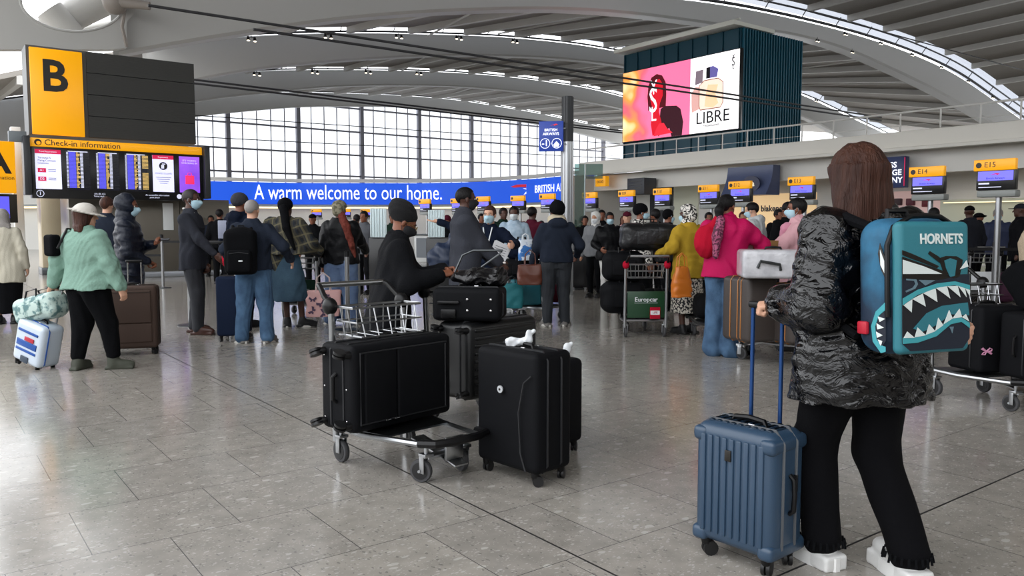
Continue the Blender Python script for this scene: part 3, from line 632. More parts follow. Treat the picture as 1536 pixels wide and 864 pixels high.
def roof_span(k0, k1, near, farh, a0):
    a1 = RA[k1]-1.15; gap = {1: .35, 2: .05, 3: .0, 4: -.1}[k1]
    near_z = (lambda b: zU(k0, b)-.12) if k0 else (lambda b: zU(1, b)+2.2)
    fz = lambda b: zU(k1, b)+gap; bst = 9.3 if k0 == 1 else -99
    c = strip(lambda b: (a0, near_z(b)), lambda b: (a1, fz(b)), bst, 0, .25); c_ = struct('ceiling' if k0 == 0 else 'ceiling_%d' % (k0+1), c, M_ROOFP)
    g = MB(); b = .5 if k0 != 1 else 12.2
    while b < 78:
        z0, z1 = near_z(b), fz(b)
        g.add([(b-.13, a0, z0-.42), (b+.13, a0, z0-.42), (b+.13, a0, z0), (b-.13, a0, z0), (b-.13, a1, z1-.34), (b+.13, a1, z1-.34), (b+.13, a1, z1), (b-.13, a1, z1)],
              [[0, 1, 2, 3], [4, 7, 6, 5], [0, 4, 5, 1], [1, 5, 6, 2], [2, 6, 7, 3], [3, 7, 4, 0]]); b += 3.9
    g.build('rafters', M_PURL, c_)
    g = MB(); b = 12.4 if k0 == 1 else 4.4; i = 0
    while b < 74:
        if k0: g.tube([(b, a0+.2, near_z(b)-.35), (b+(5.5 if i % 2 else 3), RA[k1]-.2, zU(k1, b+3)+.1)], .06, 6)
        b += 7.8; i += 1
    if k0: g.build('braces', M_PURL, c_)
    g = strip(lambda b: (a1+.02, fz(b)+.12), lambda b: (RA[k1]+.9, zU(k1, b)+.02+.55), bst, 0, .02); g.build('skylight_glass', M_GLASS, c_)
roof_span(0, 1, 0, 0, -34.0)  # roof stretched unseen behind the camera to hold back high sky light
for k in (1, 2, 3): roof_span(k, k+1, 0, 0, RA[k]+1.1)
# girder foot at upper left with its oval opening
M_RIB2 = M_RIB
def px_poly(pts, a): return [PA(x, y, a) for x, y in pts]
a = RA[1]-.35; out = []; inn = []
for i in range(40):
    t = 2*math.pi*i/40; cx, cy = 108, 2; inn.append(PA(cx+78*math.cos(t), cy+45*math.sin(t)+4*math.cos(t), a))
    ex, ey = math.cos(t), math.sin(t); 
    sx_ = 96/abs(ex) if abs(ex) > 1e-6 else 1e9; up_, dn_ = 100, 72
    sy_ = (dn_ if ey > 0 else up_)/abs(ey) if abs(ey) > 1e-6 else 1e9; s_ = min(sx_ if ex > 0 else 150/max(abs(ex), 1e-6), sy_)
    out.append(PA(cx+ex*s_-(14 if ex > .7 and ey > .2 else 0), cy+ey*s_, a))
g = MB(); v = [(p[0], a, p[1]) for p in out]+[(p[0], a, p[1]) for p in inn]+[(p[0], a+.35, p[1]) for p in out]+[(p[0]+.1, a+.5, p[1]+.1) for p in inn]
n = 40; f_ = []
for i in range(n):
    j = (i+1) % n; f_ += [[i, j, n+j, n+i], [2*n+i, 3*n+i, 3*n+j, 2*n+j], [i, 2*n+i, 2*n+j, j], [n+i, n+j, 3*n+j, 3*n+i]]
g.add(v, f_); g.tube([(p[0], a, p[1]) for p in inn], .04, 6, True); struct('trim_5', g, M_RIB2)
# tie node and strut seen through and beside the opening
g = MB(); p0 = PA(60, 52, RA[1]+1.5); p1 = PA(150, -2, RA[1]+1.5); g.tube([(p0[0], RA[1]+1.5, p0[1]), (p1[0], RA[1]+1.5, p1[1])], [.35, .55], 16)
p1 = PA(92, 34, RA[1]+1.1); g.tube([(p1[0]-.3, RA[1]+1.2, p1[1]+.35), (p1[0]+.3, RA[1]+1.2, p1[1]-.35)], .42, 14); g.tube([(p1[0]-1.2, RA[1]+2.5, p1[1]-.6), (p1[0]+2.4, RA[1]+2.5, p1[1]+.7)], .16, 10); struct('trim_6', g, M_PURL)
g = MB(); p0 = PA(172, 4, 26.3); g.ell((p0[0], 26.3, p0[1]), (.35, .3, .35)); p1 = PA(225, 9, 25.8); g.tube([(p0[0], 26.2, p0[1]), (p1[0], 25.8, p1[1])], [.16, .12], 10)
g.tube([(PA(182, -8, 26.4)[0], 26.4, PA(182, -8, 26.4)[1]), (PA(188, 8, 26.4)[0], 26.4, PA(188, 8, 26.4)[1]), (PA(183, 40, 26.4)[0], 26.4, PA(183, 40, 26.4)[1]), (PA(190, 70, 26.4)[0], 26.4, PA(190, 70, 26.4)[1])], .05, 6); struct('trim_7', g, mat('node_brown', '847c74', .5))
# white slab across the foot, under the opening
# tie cables
def cable(pts, r, name='tie_cable', lab='', grp='roof tie cables'):
    g = MB(); g.tube(pts, r, 6); o = g.build(name, M_CABLE); o.rotation_euler.z = YAW; tag(o, lab, 'cable', grp); return o
def cab(x0, y0, x1, y1, a0, a1): 
    p, q = PA(x0, y0, a0), PA(x1, y1, a1); return [(p[0], a0, p[1]), (q[0], a1, q[1])]
cable(cab(222, 8, 1322, 176, 20, 20), .035, lab='upper dark roof cable of the pair crossing in front of the advertising screen')
cable(cab(380, 44, 1322, 181, 19.8, 19.8), .035, lab='lower dark roof cable of the pair crossing in front of the advertising screen')
cable(cab(291, 119.5, 940, 197, 40, 40), .05, lab='upper dark roof cable running from the lettered board towards the grey pole')
cable(cab(291, 125, 940, 200, 39.7, 39.7), .05, lab='lower dark roof cable from the tall lettered board towards the grey pole')
cable(cab(291, 173, 930, 216, 70, 70), .04, lab='higher thin cable crossing the big window'); cable(cab(291, 205, 930, 238, 70, 70), .04, lab='lower thin cable crossing the big window')
cable(cab(1180, 8, 1560, 112, 21, 21), .03, lab='thin cable crossing the roof panels at the upper right corner')
# spotlight pairs under the girder rails
def spot(x, y, a, lab, one=None, s=1.0):
    b, z = PA(x, y, a); o = thing('spotlight_pair', lab, 'spotlight', WAB(a, b, z), YAW, 'spotlight pairs under the roof girders')
    g = MB(); g.tube([(0, 0, .32*s), (0, 0, .08*s)], .02*s, 6); g.tube([(-.22*s, 0, .10*s), (.22*s, 0, .10*s)], .02*s, 6); g.build('bracket', M_RAIL, o)
    for q in (-1, 1):
        g = MB(); g.tube([(q*.17*s, 0, .12*s), (q*.17*s, -.04*s, -.08*s)], [.06*s, .10*s], 12); h = g.build('lamp_head', M_RAIL, o)
        g = MB(); g.ell((q*.17*s, -.045*s, -.09*s), (.085*s, .085*s, .03*s)); g.build('lens', mat('lamp_lens', 'fff0d8', .3, emit=3.0), h, True)
SP = [(250, 66, 41.5, 1.2), (377, 59, 41.5, 1), (492, 55, 41.5, 1), (598, 55, 41.5, 1), (688, 57, 41.5, 1), (772, 62, 41.5, 1), (385, 111, 58.5, 1.2), (472, 108, 58.5, 1.2), (552, 108, 58.5, 1.2), (628, 110, 58.5, 1.2),
      (1268, 51, 26.2, .7), (1321, 65, 26.2, .7), (1368, 82, 26.2, .7), (1412, 101, 26.2, .7), (1452, 122, 26.2, .7), (1489, 146, 26.2, .7), (1226, 61, 26.2, .6), (1278, 78, 26.2, .6), (1224, 151, 41.5, .9)]
wh = ['leftmost, just above the tall lettered board', 'second from the left', 'third from the left', 'fourth from the left', 'fifth from the left', 'rightmost, nearest the advertising screen']
for i, (x, y, a_, s_) in enumerate(SP):
    if i < 6: lb = 'spotlight pair under the second girder rail, %s' % wh[i]
    elif i < 10: lb = 'spotlight pair under the third girder rail, %s' % ['leftmost', 'second from the left', 'third from the left', 'rightmost'][i-6]
    elif i < 16: lb = 'spotlight pair on the near girder at right, %s' % ['topmost', 'second going down', 'third going down', 'fourth going down', 'fifth going down', 'lowest'][i-10]
    else: lb = ['small lamp pair under the near girder edge just right of the teal tower', 'small lamp pair under the near girder edge farther right of the teal tower', 'spotlight pair on the far girder right of the teal tower'][i-16]
    spot(x, y, a_, lb, s=s_)

# ---- end wall: glazed gable above a plain wall
AW = 80.0; zs0 = PA(313, 272, AW)[1]-.4; bL, bR, bay = 3.5, 76, 7.17; bm0 = .3158*AW
g = MB(); g.box(((bL+bR)/2, AW+.3, zs0/2), ((bR-bL)/2, .25, zs0/2)); struct('wall_far', g, M_WALL)
g = MB(); b = bm0-4*bay
while b < bR:
    if b > bL: g.box((b, AW, (zs0+zL(4, b))/2), (.20, .22, (zL(4, b)-zs0)/2+.3))
    for i in range(1, 5):
        c = b+bay*i/5
        if bL < c < bR: g.box((c, AW, (zs0+zL(4, c))/2), (.045, .05, (zL(4, c)-zs0)/2+.3))
    b += bay
zt = [PA(313, y, AW)[1] for y in (255.5, 220, 181)]; zt.append(zt[-1]*2-zt[-2])
for z in zt:
    bb = [b for b in np.arange(bL, bR, .5) if zL(4, b) > z-.2]; g.box(((bb[0]+bb[-1])/2, AW, z), ((bb[-1]-bb[0])/2, .08, .09))
w1 = struct('window_1', g, M_MULL)
g = MB(); v = []; f_ = []
for i, b in enumerate(bs_): v += [(b, AW+.05, zs0), (b, AW+.05, zL(4, b)+.2)]
for i in range(NB): f_.append([2*i, 2*i+2, 2*i+3, 2*i+1])
g.add(v, f_); g.build('pane', M_GLASS, w1)
# ---- curved blue banner wall in front of it
def bx(x):                               # plan position of the banner under pixel column x
    yt = np.interp(x, [0, 280, 312, 448, 625, 720, 800, 860], [272, 269, 270, 273, 273.5, 271.5, 267, 261]); d = 69*50/(342-yt); return ((x-768)/FPX*d, d)
XS = [-60, 0, 100, 200, 260]+list(range(290, 891, 20)); PL = [bx(x) for x in XS]
def band(name, z0, z1, off, m, kind=None, parent=None, xs=XS, th=.12):
    g = MB(); v = []; f_ = []
    for x in xs:
        X, Y = bx(x)
        v += [(X, Y-off, z0), (X, Y-off, z1), (X, Y-off+th, z1), (X, Y-off+th, z0)]
    for i in range(len(xs)-1):
        o = 4*i; f_ += [[o+j, o+4+j, o+4+(j+1) % 4, o+(j+1) % 4] for j in range(4)]
    f_ += [[0, 1, 2, 3], [len(v)-4, len(v)-1, len(v)-2, len(v)-3]]; g.add(v, f_); o = g.build(name, m, parent)
    if kind: o['kind'] = kind
    return o
zT = CAM_H+2.875; zB = CAM_H+35*50/1200
wb = band('wall_back', 0, zT-.25, -.3, M_WALL, 'structure', th=.12)
bn = band('blue_banner', zB, zT-.10, .25, M_BLUE, xs=[x for x in XS if x >= 290], th=.2); tag(bn, 'long curved blue airline welcome banner with white lettering', 'banner')
band('trim', zT-.06, zT+.14, .35, M_WALL, parent=bn, th=.3); band('trim', zB-.14, zB-.03, .32, M_WALLD, parent=bn, th=.3)
band('light_strip', zB-.26, zB-.16, .30, mat('warm_strip', 'ffe7b8', .5, emit=1.2), parent=bn, th=.1)
def btext(s, x0, x1, ybase, ch, wf=1, off=.30):    # lettering between two pixel columns
    X0, Y0 = bx(x0); X1, Y1 = bx(x1); W = math.hypot(X1-X0, Y1-Y0)*wf; an = math.atan2(Y1-Y0, X1-X0)
    z = CAM_H+(342-ybase)/1200*Y0; Mt = Matrix.Translation((X0, Y0-off, z)) @ Matrix.Rotation(an, 4, 'Z') @ Matrix.Rotation(math.pi/2, 4, 'X')
    t = text_mesh('lettering', s, 1, M_LET, bn, None, ext=.01, align='LEFT'); vs2 = np.array([v.co for v in t.data.vertices]); mn, mxv = vs2.min(0), vs2.max(0)
    cap = ch/1200*Y0; sy = cap/.70; t.data.transform(Mt @ Matrix.Diagonal((W/(mxv[0]-mn[0]), sy, 1, 1)) @ Matrix.Translation((-mn[0], .35, 0))); return t
def cap_fix(): pass
btext('A warm welcome to our home.', 386, 664, 301, 22); btext('BRITISH AIRWAYS', 802, 848, 291, 11, 1.5, .42)
X, Y = bx(785); g = MB(); kx = Y/1200
rb = [(-19, 12), (-10, 15), (4, 15.5), (11, 13), (12, 9), (6, 10.5), (-3, 11.5), (-14, 10.5)]; g.prism([(x*kx, (y-8)*kx) for x, y in rb], 0, .02, Matrix.Translation((X, Y-.36, CAM_H+(342-285)/1200*Y)) @ Matrix.Rotation(-.1, 4, 'Z') @ Matrix.Rotation(math.pi/2, 4, 'X')); g.build('red_ribbon', mat('ribbon_red', 'd21f35', .5, emit=.4), bn)
g = MB(); rb = [(-1, 9.5), (8, 9), (12, 7), (9, 3), (0, 0), (4, 4.5), (6, 7)]; g.prism([(x*kx, (y-8)*kx) for x, y in rb], 0, .02, Matrix.Translation((X, Y-.36, CAM_H+(342-285)/1200*Y)) @ Matrix.Rotation(-.1, 4, 'Z') @ Matrix.Rotation(math.pi/2, 4, 'X')); g.build('white_ribbon', M_LET, bn)

g = MB(); g.box((30, -18.8, 3.6), (50, .2, 3.6)); g.box((-19.5, 30, 1.6), (.3, 48, 1.6)); struct('wall_light_block', g, mat('light_block_grey', '6e6b66', .7))  # unseen walls added behind and at left to block low sky light
# ---- right-hand building: fascia with rail above the shops
BF = 27.0
def zpx(x, y): return PB(x, y, BF)[1]
zf0, zf1 = zpx(1536, 212), zpx(1536, 179); aN, aF = -6.0, PB(868, 260, BF)[0]
g = MB(); g.box((BF+.6, (aN+aF)/2, (zf0+zf1)/2+.05), (.6, (aF-aN)/2, (zf1-zf0)/2-.05), .04); g.box((BF-.06, (aN+aF)/2, zf0+.05), (.10, (aF-aN)/2, .06), .02); fas = struct('wall_right', g, mat('fascia_cream', 'eae7de', .6))
g = MB(); g.box((BF+2.35, (aN+aF)/2, zf0+.06), (1.1, (aF-aN)/2, .04)); g.box((BF+1.2, aF-.1, (zf0+zf1)/2), (1.0, .1, (zf1-zf0)/2-.15)); g.box((BF+5, (aN+aF)/2, zf1-.13), (4.6, (aF-aN)/2, .1)); struct('ceiling_5', g, M_WALL)
g = MB(); g.box((BF+3.3, (aN+aF)/2, 1.9), (.15, (aF-aN)/2, 1.9)); g.box((BF+1.2, aF-.1, zf0/2), (2.2, .12, zf0/2)); struct('wall_shopfront', g, M_WALL)
g = MB(); zl = PB(1536, 252, BF+1)[1]; g.box((BF+1.0, (aN+aF)/2, (zl+zf0)/2), (.15, (aF-aN)/2, (zf0-zl)/2)); struct('wall_bulkhead', g, mat('bulkhead_grey', 'e6e4de', .6))
# rail on the fascia
T = thing('balcony_rail', 'white metal balcony rail with thin posts on top of the cream fascia', 'railing', (0, 0, 0), YAW)
g = MB(); zr_ = zpx(1203, 183.6); g.tube([(BF+.5, aN, zr_), (BF+.5, aF, zr_)], .035, 6); g.tube([(BF+.5, aN, zf1+.25), (BF+.5, aF, zf1+.25)], .01, 4); g.build('top_rail', M_WALL, T)
for x in (952, 983, 1015, 1048, 1084, 1121, 1161, 1203, 1250, 1300, 1350, 1410, 1470, 1530, 1600):
    a_ = PB(x, 200, BF+.5)[0]; g = MB(); g.tube([(BF+.5, a_, zf1-.1), (BF+.5, a_, zr_)], .028, 6); g.build('post', M_WALL, T)
# ---- teal tower with the advertising screen
BT = 28.5
aC, zC = PB(1112, 41, BT); aE, _ = PB(936, 84, BT); bE = PA(1204, 62, aC)[0]; zb0 = zf1
T = thing('display_tower', 'dark teal ribbed tower rising behind the fascia and carrying the advertising screen', 'tower', (0, 0, 0), YAW)
M_TEAL = mat('teal_cladding', '0c3d4c', .35, .3); g = MB(); g.box(((BT+bE)/2, (aC+aE)/2, (zb0+zC)/2), ((bE-BT)/2, (aE-aC)/2, (zC-zb0)/2)); g.build('body', M_TEAL, T)
g = MB(); b = BT+.12
while b < bE: g.box((b, aC-.04, (zb0+zC)/2), (.035, .05, (zC-zb0)/2)); b += .19
g.build('fins', mat('teal_fin', '15566a', .4, .2), T)
g = MB(); 
for i in range(9):
    a_ = aC+.1+(aE-aC-.2)*i/8; g.box((BT-.03, a_, (zb0+zC)/2), (.03, .02, (zC-zb0)/2))
g.build('glazing_bars', M_TEAL, T)
g = MB(); g.box((BT+.8, (aC+aE)/2, zC+.12), (1.4, (aE-aC)/2+.1, .08)); g.tube([(BT-.1, aC, zC+.35), (BT-.1, aE, zC+.35)], .04, 6); g.build('roof_edge', mat('tower_top', 'd5d6cc', .5), T)
# screen: red portrait at left, white perfume page at right
T = thing('advertising_screen', 'large lit advertising screen with a red portrait and a perfume bottle', 'screen', (0, 0, 0), YAW)
BS = BT-.28; a0, zt0 = PB(1110, 71, BS); a1, zt1 = PB(935, 112, BS); zb_ = PB(1110, 190, BS)[1]; zb1 = PB(935, 215, BS)[1]; ZT = (zt0+zt1)/2; ZB = (zb_+zb1)/2; WS = a1-a0; HS = ZT-ZB
g = MB(); g.box((BS+.1, (a0+a1)/2, (ZT+ZB)/2), (.1, WS/2+.04, HS/2+.04), .02); g.build('housing', M_SIGNB, T)
MS = Matrix.Translation((BS, a1, ZB)) @ Matrix(((0, 0, -1, 0), (-1, 0, 0, 0), (0, 1, 0, 0), (0, 0, 0, 1)))  # screen coords: x right, y up, z towards the hall
def scr(name, pts, z, m, sub=None): g = MB(); g.prism([(x*WS, y*HS) for x, y in pts], z, z+.004, MS); return g.build(name, m, T)
def em(n, c, e=1.0, **k): return mat(n, c, .5, emit=e, spec=.2, **k)
XM = .615
grad = bpy.data.materials.new('portrait_background'); grad.use_nodes = True; nt = grad.node_tree; p = nt.nodes['Principled BSDF']; tc = nt.nodes.new('ShaderNodeTexCoord'); sp = nt.nodes.new('ShaderNodeSeparateXYZ'); nt.links.new(tc.outputs['Generated'], sp.inputs[0])
nz = nt.nodes.new('ShaderNodeTexNoise'); nz.inputs['Scale'].default_value = 3.2; nz.inputs['Detail'].default_value = 1; nt.links.new(tc.outputs['Generated'], nz.inputs[0])
md = nt.nodes.new('ShaderNodeMath'); md.operation = 'MULTIPLY_ADD'; md.inputs[1].default_value = -1.0; nt.links.new(sp.outputs[1], md.inputs[0]); md.inputs[2].default_value = 1.0
m2 = nt.nodes.new('ShaderNodeMath'); m2.operation = 'MULTIPLY_ADD'; nt.links.new(nz.outputs[0], m2.inputs[0]); m2.inputs[1].default_value = .9; nt.links.new(md.outputs[0], m2.inputs[2])
cr = nt.nodes.new('ShaderNodeValToRGB'); e_ = cr.color_ramp.elements; e_[0].position = .38; e_[0].color = lin('ffe9b0'); e_[1].position = 1.3/1.5; e_[1].color = lin('ef6f9a'); q_ = e_.new(.52); q_.color = lin('ff9a3c'); q_ = e_.new(.66); q_.color = lin('ee6070')
nt.links.new(m2.outputs[0], cr.inputs[0]); nt.links.new(cr.outputs[0], p.inputs['Base Color']); nt.links.new(cr.outputs[0], p.inputs['Emission Color']); p.inputs['Emission Strength'].default_value = .9
scr('portrait_picture', [(0, 0), (XM, 0), (XM, 1), (0, 1)], .0, grad)
hh = [(.44+.115*math.cos(t)*.9, .70+.165*math.sin(t)) for t in [math.pi*i/14 for i in range(15)]]
hx_ = lambda P: [(.237+(x-.335)*.80, y) for x, y in P]
scr('hair_shape', hx_( [(.33, .42)]+hh[::-1]+[(.56, .42)] if 0 else [(.345, .45), (.335, .6), (.345, .75), (.38, .86), (.44, .895), (.50, .86), (.54, .76), (.55, .6), (.545, .42), (.345, .40)]), .006, em('portrait_dark', '5a0a18', .5))
scr('jacket_shape', [(.34, .02), (.44, .12), (.46, .0), (.55, 0), (.56, .18), (.535, .36), (.50, .41), (.40, .43), (.36, .40)], .008, em('portrait_jacket', '3c1420', .5))
scr('face_shape', hx_([(.40, .04), (.38, .2), (.39, .45), (.37, .55), (.38, .70), (.42, .80), (.47, .82), (.51, .74), (.51, .58), (.48, .48), (.47, .36), (.50, .22), (.50, .06)]), .010, em('portrait_red', 'd01428', .8))
scr('hand_shape', [(.30, .03), (.32, .12), (.35, .20), (.39, .20), (.42, .12), (.47, .05)], .012, em('portrait_hand', 'e8283c', .8))
scr('page_white', [(XM, 0), (1, 0), (1, 1), (XM, 1)], .0, em('page_white', 'fbf9fa', 1.05))
def stext(body, x, y, h, m, sx=1.0, z=.016, bold=0): return text_mesh('lettering', body, h*HS*1.35, m, T, MS @ Matrix.Translation((x*WS, y*HS, z)), ext=.003, sx=sx, bold=bold)
stext('LIBRE', .80, .185, .165, em('ink_black', '15131c', .0), sx=1.05, bold=.0); stext('YvesSaintLaurent', .79, .085, .035, em('ink_black', '15131c', .0), sx=.8)
def ysl(x, y, h, m, z):
    for ch, dx, dy, sz in (('Y', 0, .30, .36), ('S', -.01, .0, .62), ('L', .01, -.30, .36)): text_mesh('monogram', ch, h*HS*sz*1.3, m, T, MS @ Matrix.Translation((x*WS+dx*HS*h, y*HS+dy*h*HS, z)), ext=.003, sx=.75)
ysl(.295, .52, .62, M_LET, .02); ysl(.955, .85, .20, em('ink_black', '15131c', .0), .016)
scr('bottle_glass', [(.70, .30), (.86, .30), (.88, .36), (.88, .62), (.84, .68), (.73, .68), (.69, .62), (.69, .36)], .006, em('bottle_amber', 'f5d6c4', .9)); scr('bottle_glass', [(.63, .28), (.70, .32), (.70, .60), (.66, .62), (.625, .54)], .005, em('bottle_shade', 'd9a7a0', .8))
scr('bottle_core', [(.735, .34), (.80, .31), (.845, .36), (.82, .48), (.84, .60), (.76, .62), (.745, .5)], .008, em('bottle_core', 'f4c49c', .9)); scr('bottle_cap', [(.745, .70), (.83, .70), (.84, .80), (.80, .85), (.745, .84)], .009, em('cap_violet', '6a64a8', .6)); scr('bottle_cap', [(.745, .70), (.775, .70), (.775, .845), (.745, .84)], .011, em('cap_dark', '16121e', .1)); scr('bottle_shadow', [(.655, .64), (.715, .66), (.72, .83), (.66, .82)], .004, em('cap_shade', '8a7a86', .5))
g = MB()
for l in ([(.70, .30), (.86, .30), (.88, .36), (.88, .62), (.84, .68), (.73, .68), (.69, .62), (.69, .36)],): g.tube([MS @ Vector((x*WS, y*HS, .013)) for x, y in l], .02, 4, True)
g.build('bottle_outline', em('bottle_line', 'a06a5a', .3), T)
# ================================================================ signs, screens, desks, queue furniture
RX = Matrix.Rotation(math.pi/2, 4, 'X')            # text standing up, facing -y
M_INK = mat('ink_black2', '120d06', .4); M_DARKP = mat('dark_slat_panel', '2b2b28', .55, bump=.3, bscale=60, stretch=(.1, 1, 1)); M_PAGE = mat('lit_page', 'cfd0f0', .5, emit=.85); M_CRIM = mat('crimson', 'c4144a', .5, emit=.6); M_VIOL = mat('violet_page', '6a34c8', .5, emit=.7, c2='a05ae6', cscale=1.2)
M_SCRD = mat('screen_dark', '07071a', .2, emit=.1); M_LAV = mat('lavender_screen', '6a66f0', .4, emit=.85); M_AMB = mat('amber_text', 'd8b46a', .5, emit=.6); M_BLUT = mat('blue_rows', '5350d8', .5, emit=.7); M_WTX = mat('white_rows', 'c8cbe0', .5, emit=.7)
AB = 22.0
def pab(x, y, a=AB): b, z = PA(x, y, a); return b, z
bl, zt = pab(38, 66); br, _ = pab(291, 96); zb = pab(45, 205)[1]+.06; bm_ = pab(124, 75)[0]
T = thing('check_in_zone_board', 'tall dark board with a large yellow panel reading B beside dark slats', 'sign', (0, 0, 0), YAW)
g = MB(); g.box(((bl+br)/2, AB+.45, (zt+zb)/2), ((br-bl)/2, .42, (zt-zb)/2)); g.build('housing', mat('board_housing', '4a4c4c', .5), T)
g = MB(); n = 4; z0 = zb
for i in range(n): zz0 = zb+(zt-zb)*i/n+.01; zz1 = zb+(zt-zb)*(i+1)/n-.01; g.box(((bm_+.05+br)/2, AB, (zz0+zz1)/2), ((br-bm_-.08)/2, .03, (zz1-zz0)/2))
g.build('slat_panel', M_DARKP, T)
yb0 = pab(43, 75)[0]; g = MB(); g.box(((yb0+bm_-.03)/2, AB-.02, (zt-.05+zb)/2), ((bm_-.03-yb0)/2, .04, (zt-.06-zb)/2), .01); yp = g.build('yellow_panel', M_YEL, T)
cx, cz = pab(81, 117); text_mesh('letter', 'B', 1.02, M_INK, yp, Matrix.Translation((cx+.0, AB-.065, cz)) @ RX, ext=.004, bold=.025, sx=.98)
# information screens under it
T = thing('information_display', 'yellow topped check-in information display with six lit screens', 'display', (0, 0, 0), YAW)
A2 = AB-.12; b0, z1 = pab(46, 206, A2); b1, _ = pab(303, 232, A2); z2 = pab(46, 219, A2)[1]; z3 = pab(47, 284, A2)[1]; z4 = pab(48, 296, A2)[1]; z4 = z3-.20
g = MB(); g.box(((b0+b1)/2, A2+.15, (z1+z2)/2), ((b1-b0)/2, .15, (z1-z2)/2), .01); hd = g.build('header', M_YEL, T)
text_mesh('lettering', 'Check-in information', .195, M_INK, hd, Matrix.Translation((b0+.27, A2-.005, (z1+z2)/2)) @ RX, ext=.002, align='LEFT', sx=.98)
g = MB(); g.lathe([(.075, -.004), (.075, .004)], 20, Matrix.Translation((b0+.14, A2-.005, (z1+z2)/2)) @ RX); g.build('arrow_disc', M_INK, hd)
g = MB(); g.lathe([(.045, -.006), (.045, .006)], 16, Matrix.Translation((b0+.15, A2-.008, (z1+z2)/2-.015)) @ RX); g.build('arrow_dot', M_YEL, hd)
g = MB(); g.box(((b0+b1)/2, A2+.17, (z2+z4)/2), ((b1-b0)/2+.02, .14, (z2-z4)/2), .01); g.build('casing', M_SIGNB, T)
for q, x_ in ((-1, b0), (1, b1)):
    g = MB(); g.box((x_+q*.10, A2+.10, (z1+z4)/2+.05), (.07, .22, (z1-z4)/2-.02), .01, None); g.build('side_wing', mat('wing_grey', '2b2d30', .4), T)
g = MB(); g.box((b0-.25, A2+.2, z1+.02), (.18, .1, .12), .01); g.build('camera_bracket', mat('bracket_grey', '6d7478', .5), T)
WSR = (b1-b0)/6; zs_, ze_ = z2-.06, z3+.02
def trm(pts_fn): pass
for i in range(6):
    xa = b0+WSR*i+.07; xb = b0+WSR*(i+1)-.07 if i != 0 else b0+WSR-.04; xc = (xa+xb)/2; sw = xb-xa; y = A2+.025; H_ = zs_-ze_
    mt = M_PAGE if i in (0, 4) else (M_VIOL if i == 5 else M_SCRD); g = MB(); g.box((xc, y, (zs_+ze_)/2), (sw/2, .008, H_/2)); s_ = g.build('screen', mt, T)
    y -= .012
    if i in (0, 4):
        g = MB(); g.box((xc, y, zs_-.05), (sw/2, .004, .05)); g.build('title_bar', M_CRIM, s_); text_mesh('title', 'Travel Requirements' if i == 0 else 'Requirements', .048, M_WTX, s_, Matrix.Translation((xc, y-.006, zs_-.05)) @ RX, sx=.9)
    if i == 0:
        text_mesh('notice', 'Terminal 5\nFlying Connect\nlocations', .062, M_INK, s_, Matrix.Translation((xa+.05, y, zs_-.26)) @ RX, align='LEFT')
        for j, t in enumerate(('A1', 'D2')):
            zz = zs_-.49-.20*j; g = MB(); g.box((xa+.13, y, zz), (.085, .004, .05)); g.build('gate_tag', M_CRIM, s_); text_mesh('gate_code', t, .075, M_WTX, s_, Matrix.Translation((xa+.13, y-.006, zz)) @ RX, bold=.001)
            for k_ in range(2): g = MB(); g.box((xa+.34, y, zz+.02-.04*k_), (.08, .003, .006)); g.build('text_line', mat('text_grey', '7e7e94', .5), s_)
    if i == 4:
        g = MB(); g.lathe([(.10, -.004), (.10, .004)], 24, Matrix.Translation((xc, y, zs_-.27)) @ RX); g.build('round_symbol', M_INK, s_); g = MB(); g.box((xc-.015, y-.006, zs_-.29), (.035, .003, .045), .01); g.box((xc+.01, y-.006, zs_-.22), (.04, .003, .012)); g.build('bottle_symbol', M_WTX, s_)
        text_mesh('notice', 'COVID CLEAN', .062, mat('text_grey', '7e7e94', .5), s_, Matrix.Translation((xc, y, zs_-.46)) @ RX)
        for k_ in range(4): g = MB(); g.box((xc, y, zs_-.56-.05*k_), (sw*.36-.03*k_, .003, .006)); g.build('text_line', mat('text_grey', '7e7e94', .5), s_)
    if i == 5:
        text_mesh('notice', "IT'S WORTH\nCHECKING IN", .062, mat('pale_lilac', 'd9c8f6', .5, emit=.6), s_, Matrix.Translation((xc, y, zs_-.14)) @ RX)
        g = MB(); g.box((xc, y, zs_-.60), (.11, .004, .11), .01); g.tube([(xc-.05, y, zs_-.49), (xc-.04, y, zs_-.42), (xc+.04, y, zs_-.42), (xc+.05, y, zs_-.49)], .007, 5); g.build('red_gift_bag', mat('gift_red', 'f02a60', .5, emit=.8), s_)
    if i in (1, 2, 3):
        rng = random.Random(i); cols = {k_: MB() for k_ in 'wbay'}
        nrow = 26
        for r_ in range(nrow):
            z = zs_-.045-(H_-.07)*r_/nrow; rh = .011
            cols['w'].box((xa+.025, y, z), (.02, .002, rh*.8)); cols['b'].box((xa+.13, y, z), (.075, .002, rh*1.3)); L_ = rng.uniform(.03, .09); cols['a'].box((xa+.215+L_/2, y, z), (L_/2, .002, rh*.9)); cols['w'].box((xa+.33, y, z), (.03, .002, rh*.9))
            if i == 3 and not 9 < r_ < 13: cols['a'].box((xa+.47, y, z), (.07, .002, rh*.8))
            elif i != 3: cols['y'].box((xa+.46, y, z), (.07, .0015, rh*.5))
        cols['w'].box((xc, y, zs_-.015), (sw*.42, .002, .010))
        for k_, mm in (('w', M_WTX), ('b', M_BLUT), ('a', M_AMB), ('y', mat('faint_row', '1c1c22', .6))): cols[k_].build({'w': 'time_column', 'b': 'flight_column', 'a': 'destination_column', 'y': 'status_column'}[k_], mm, s_)
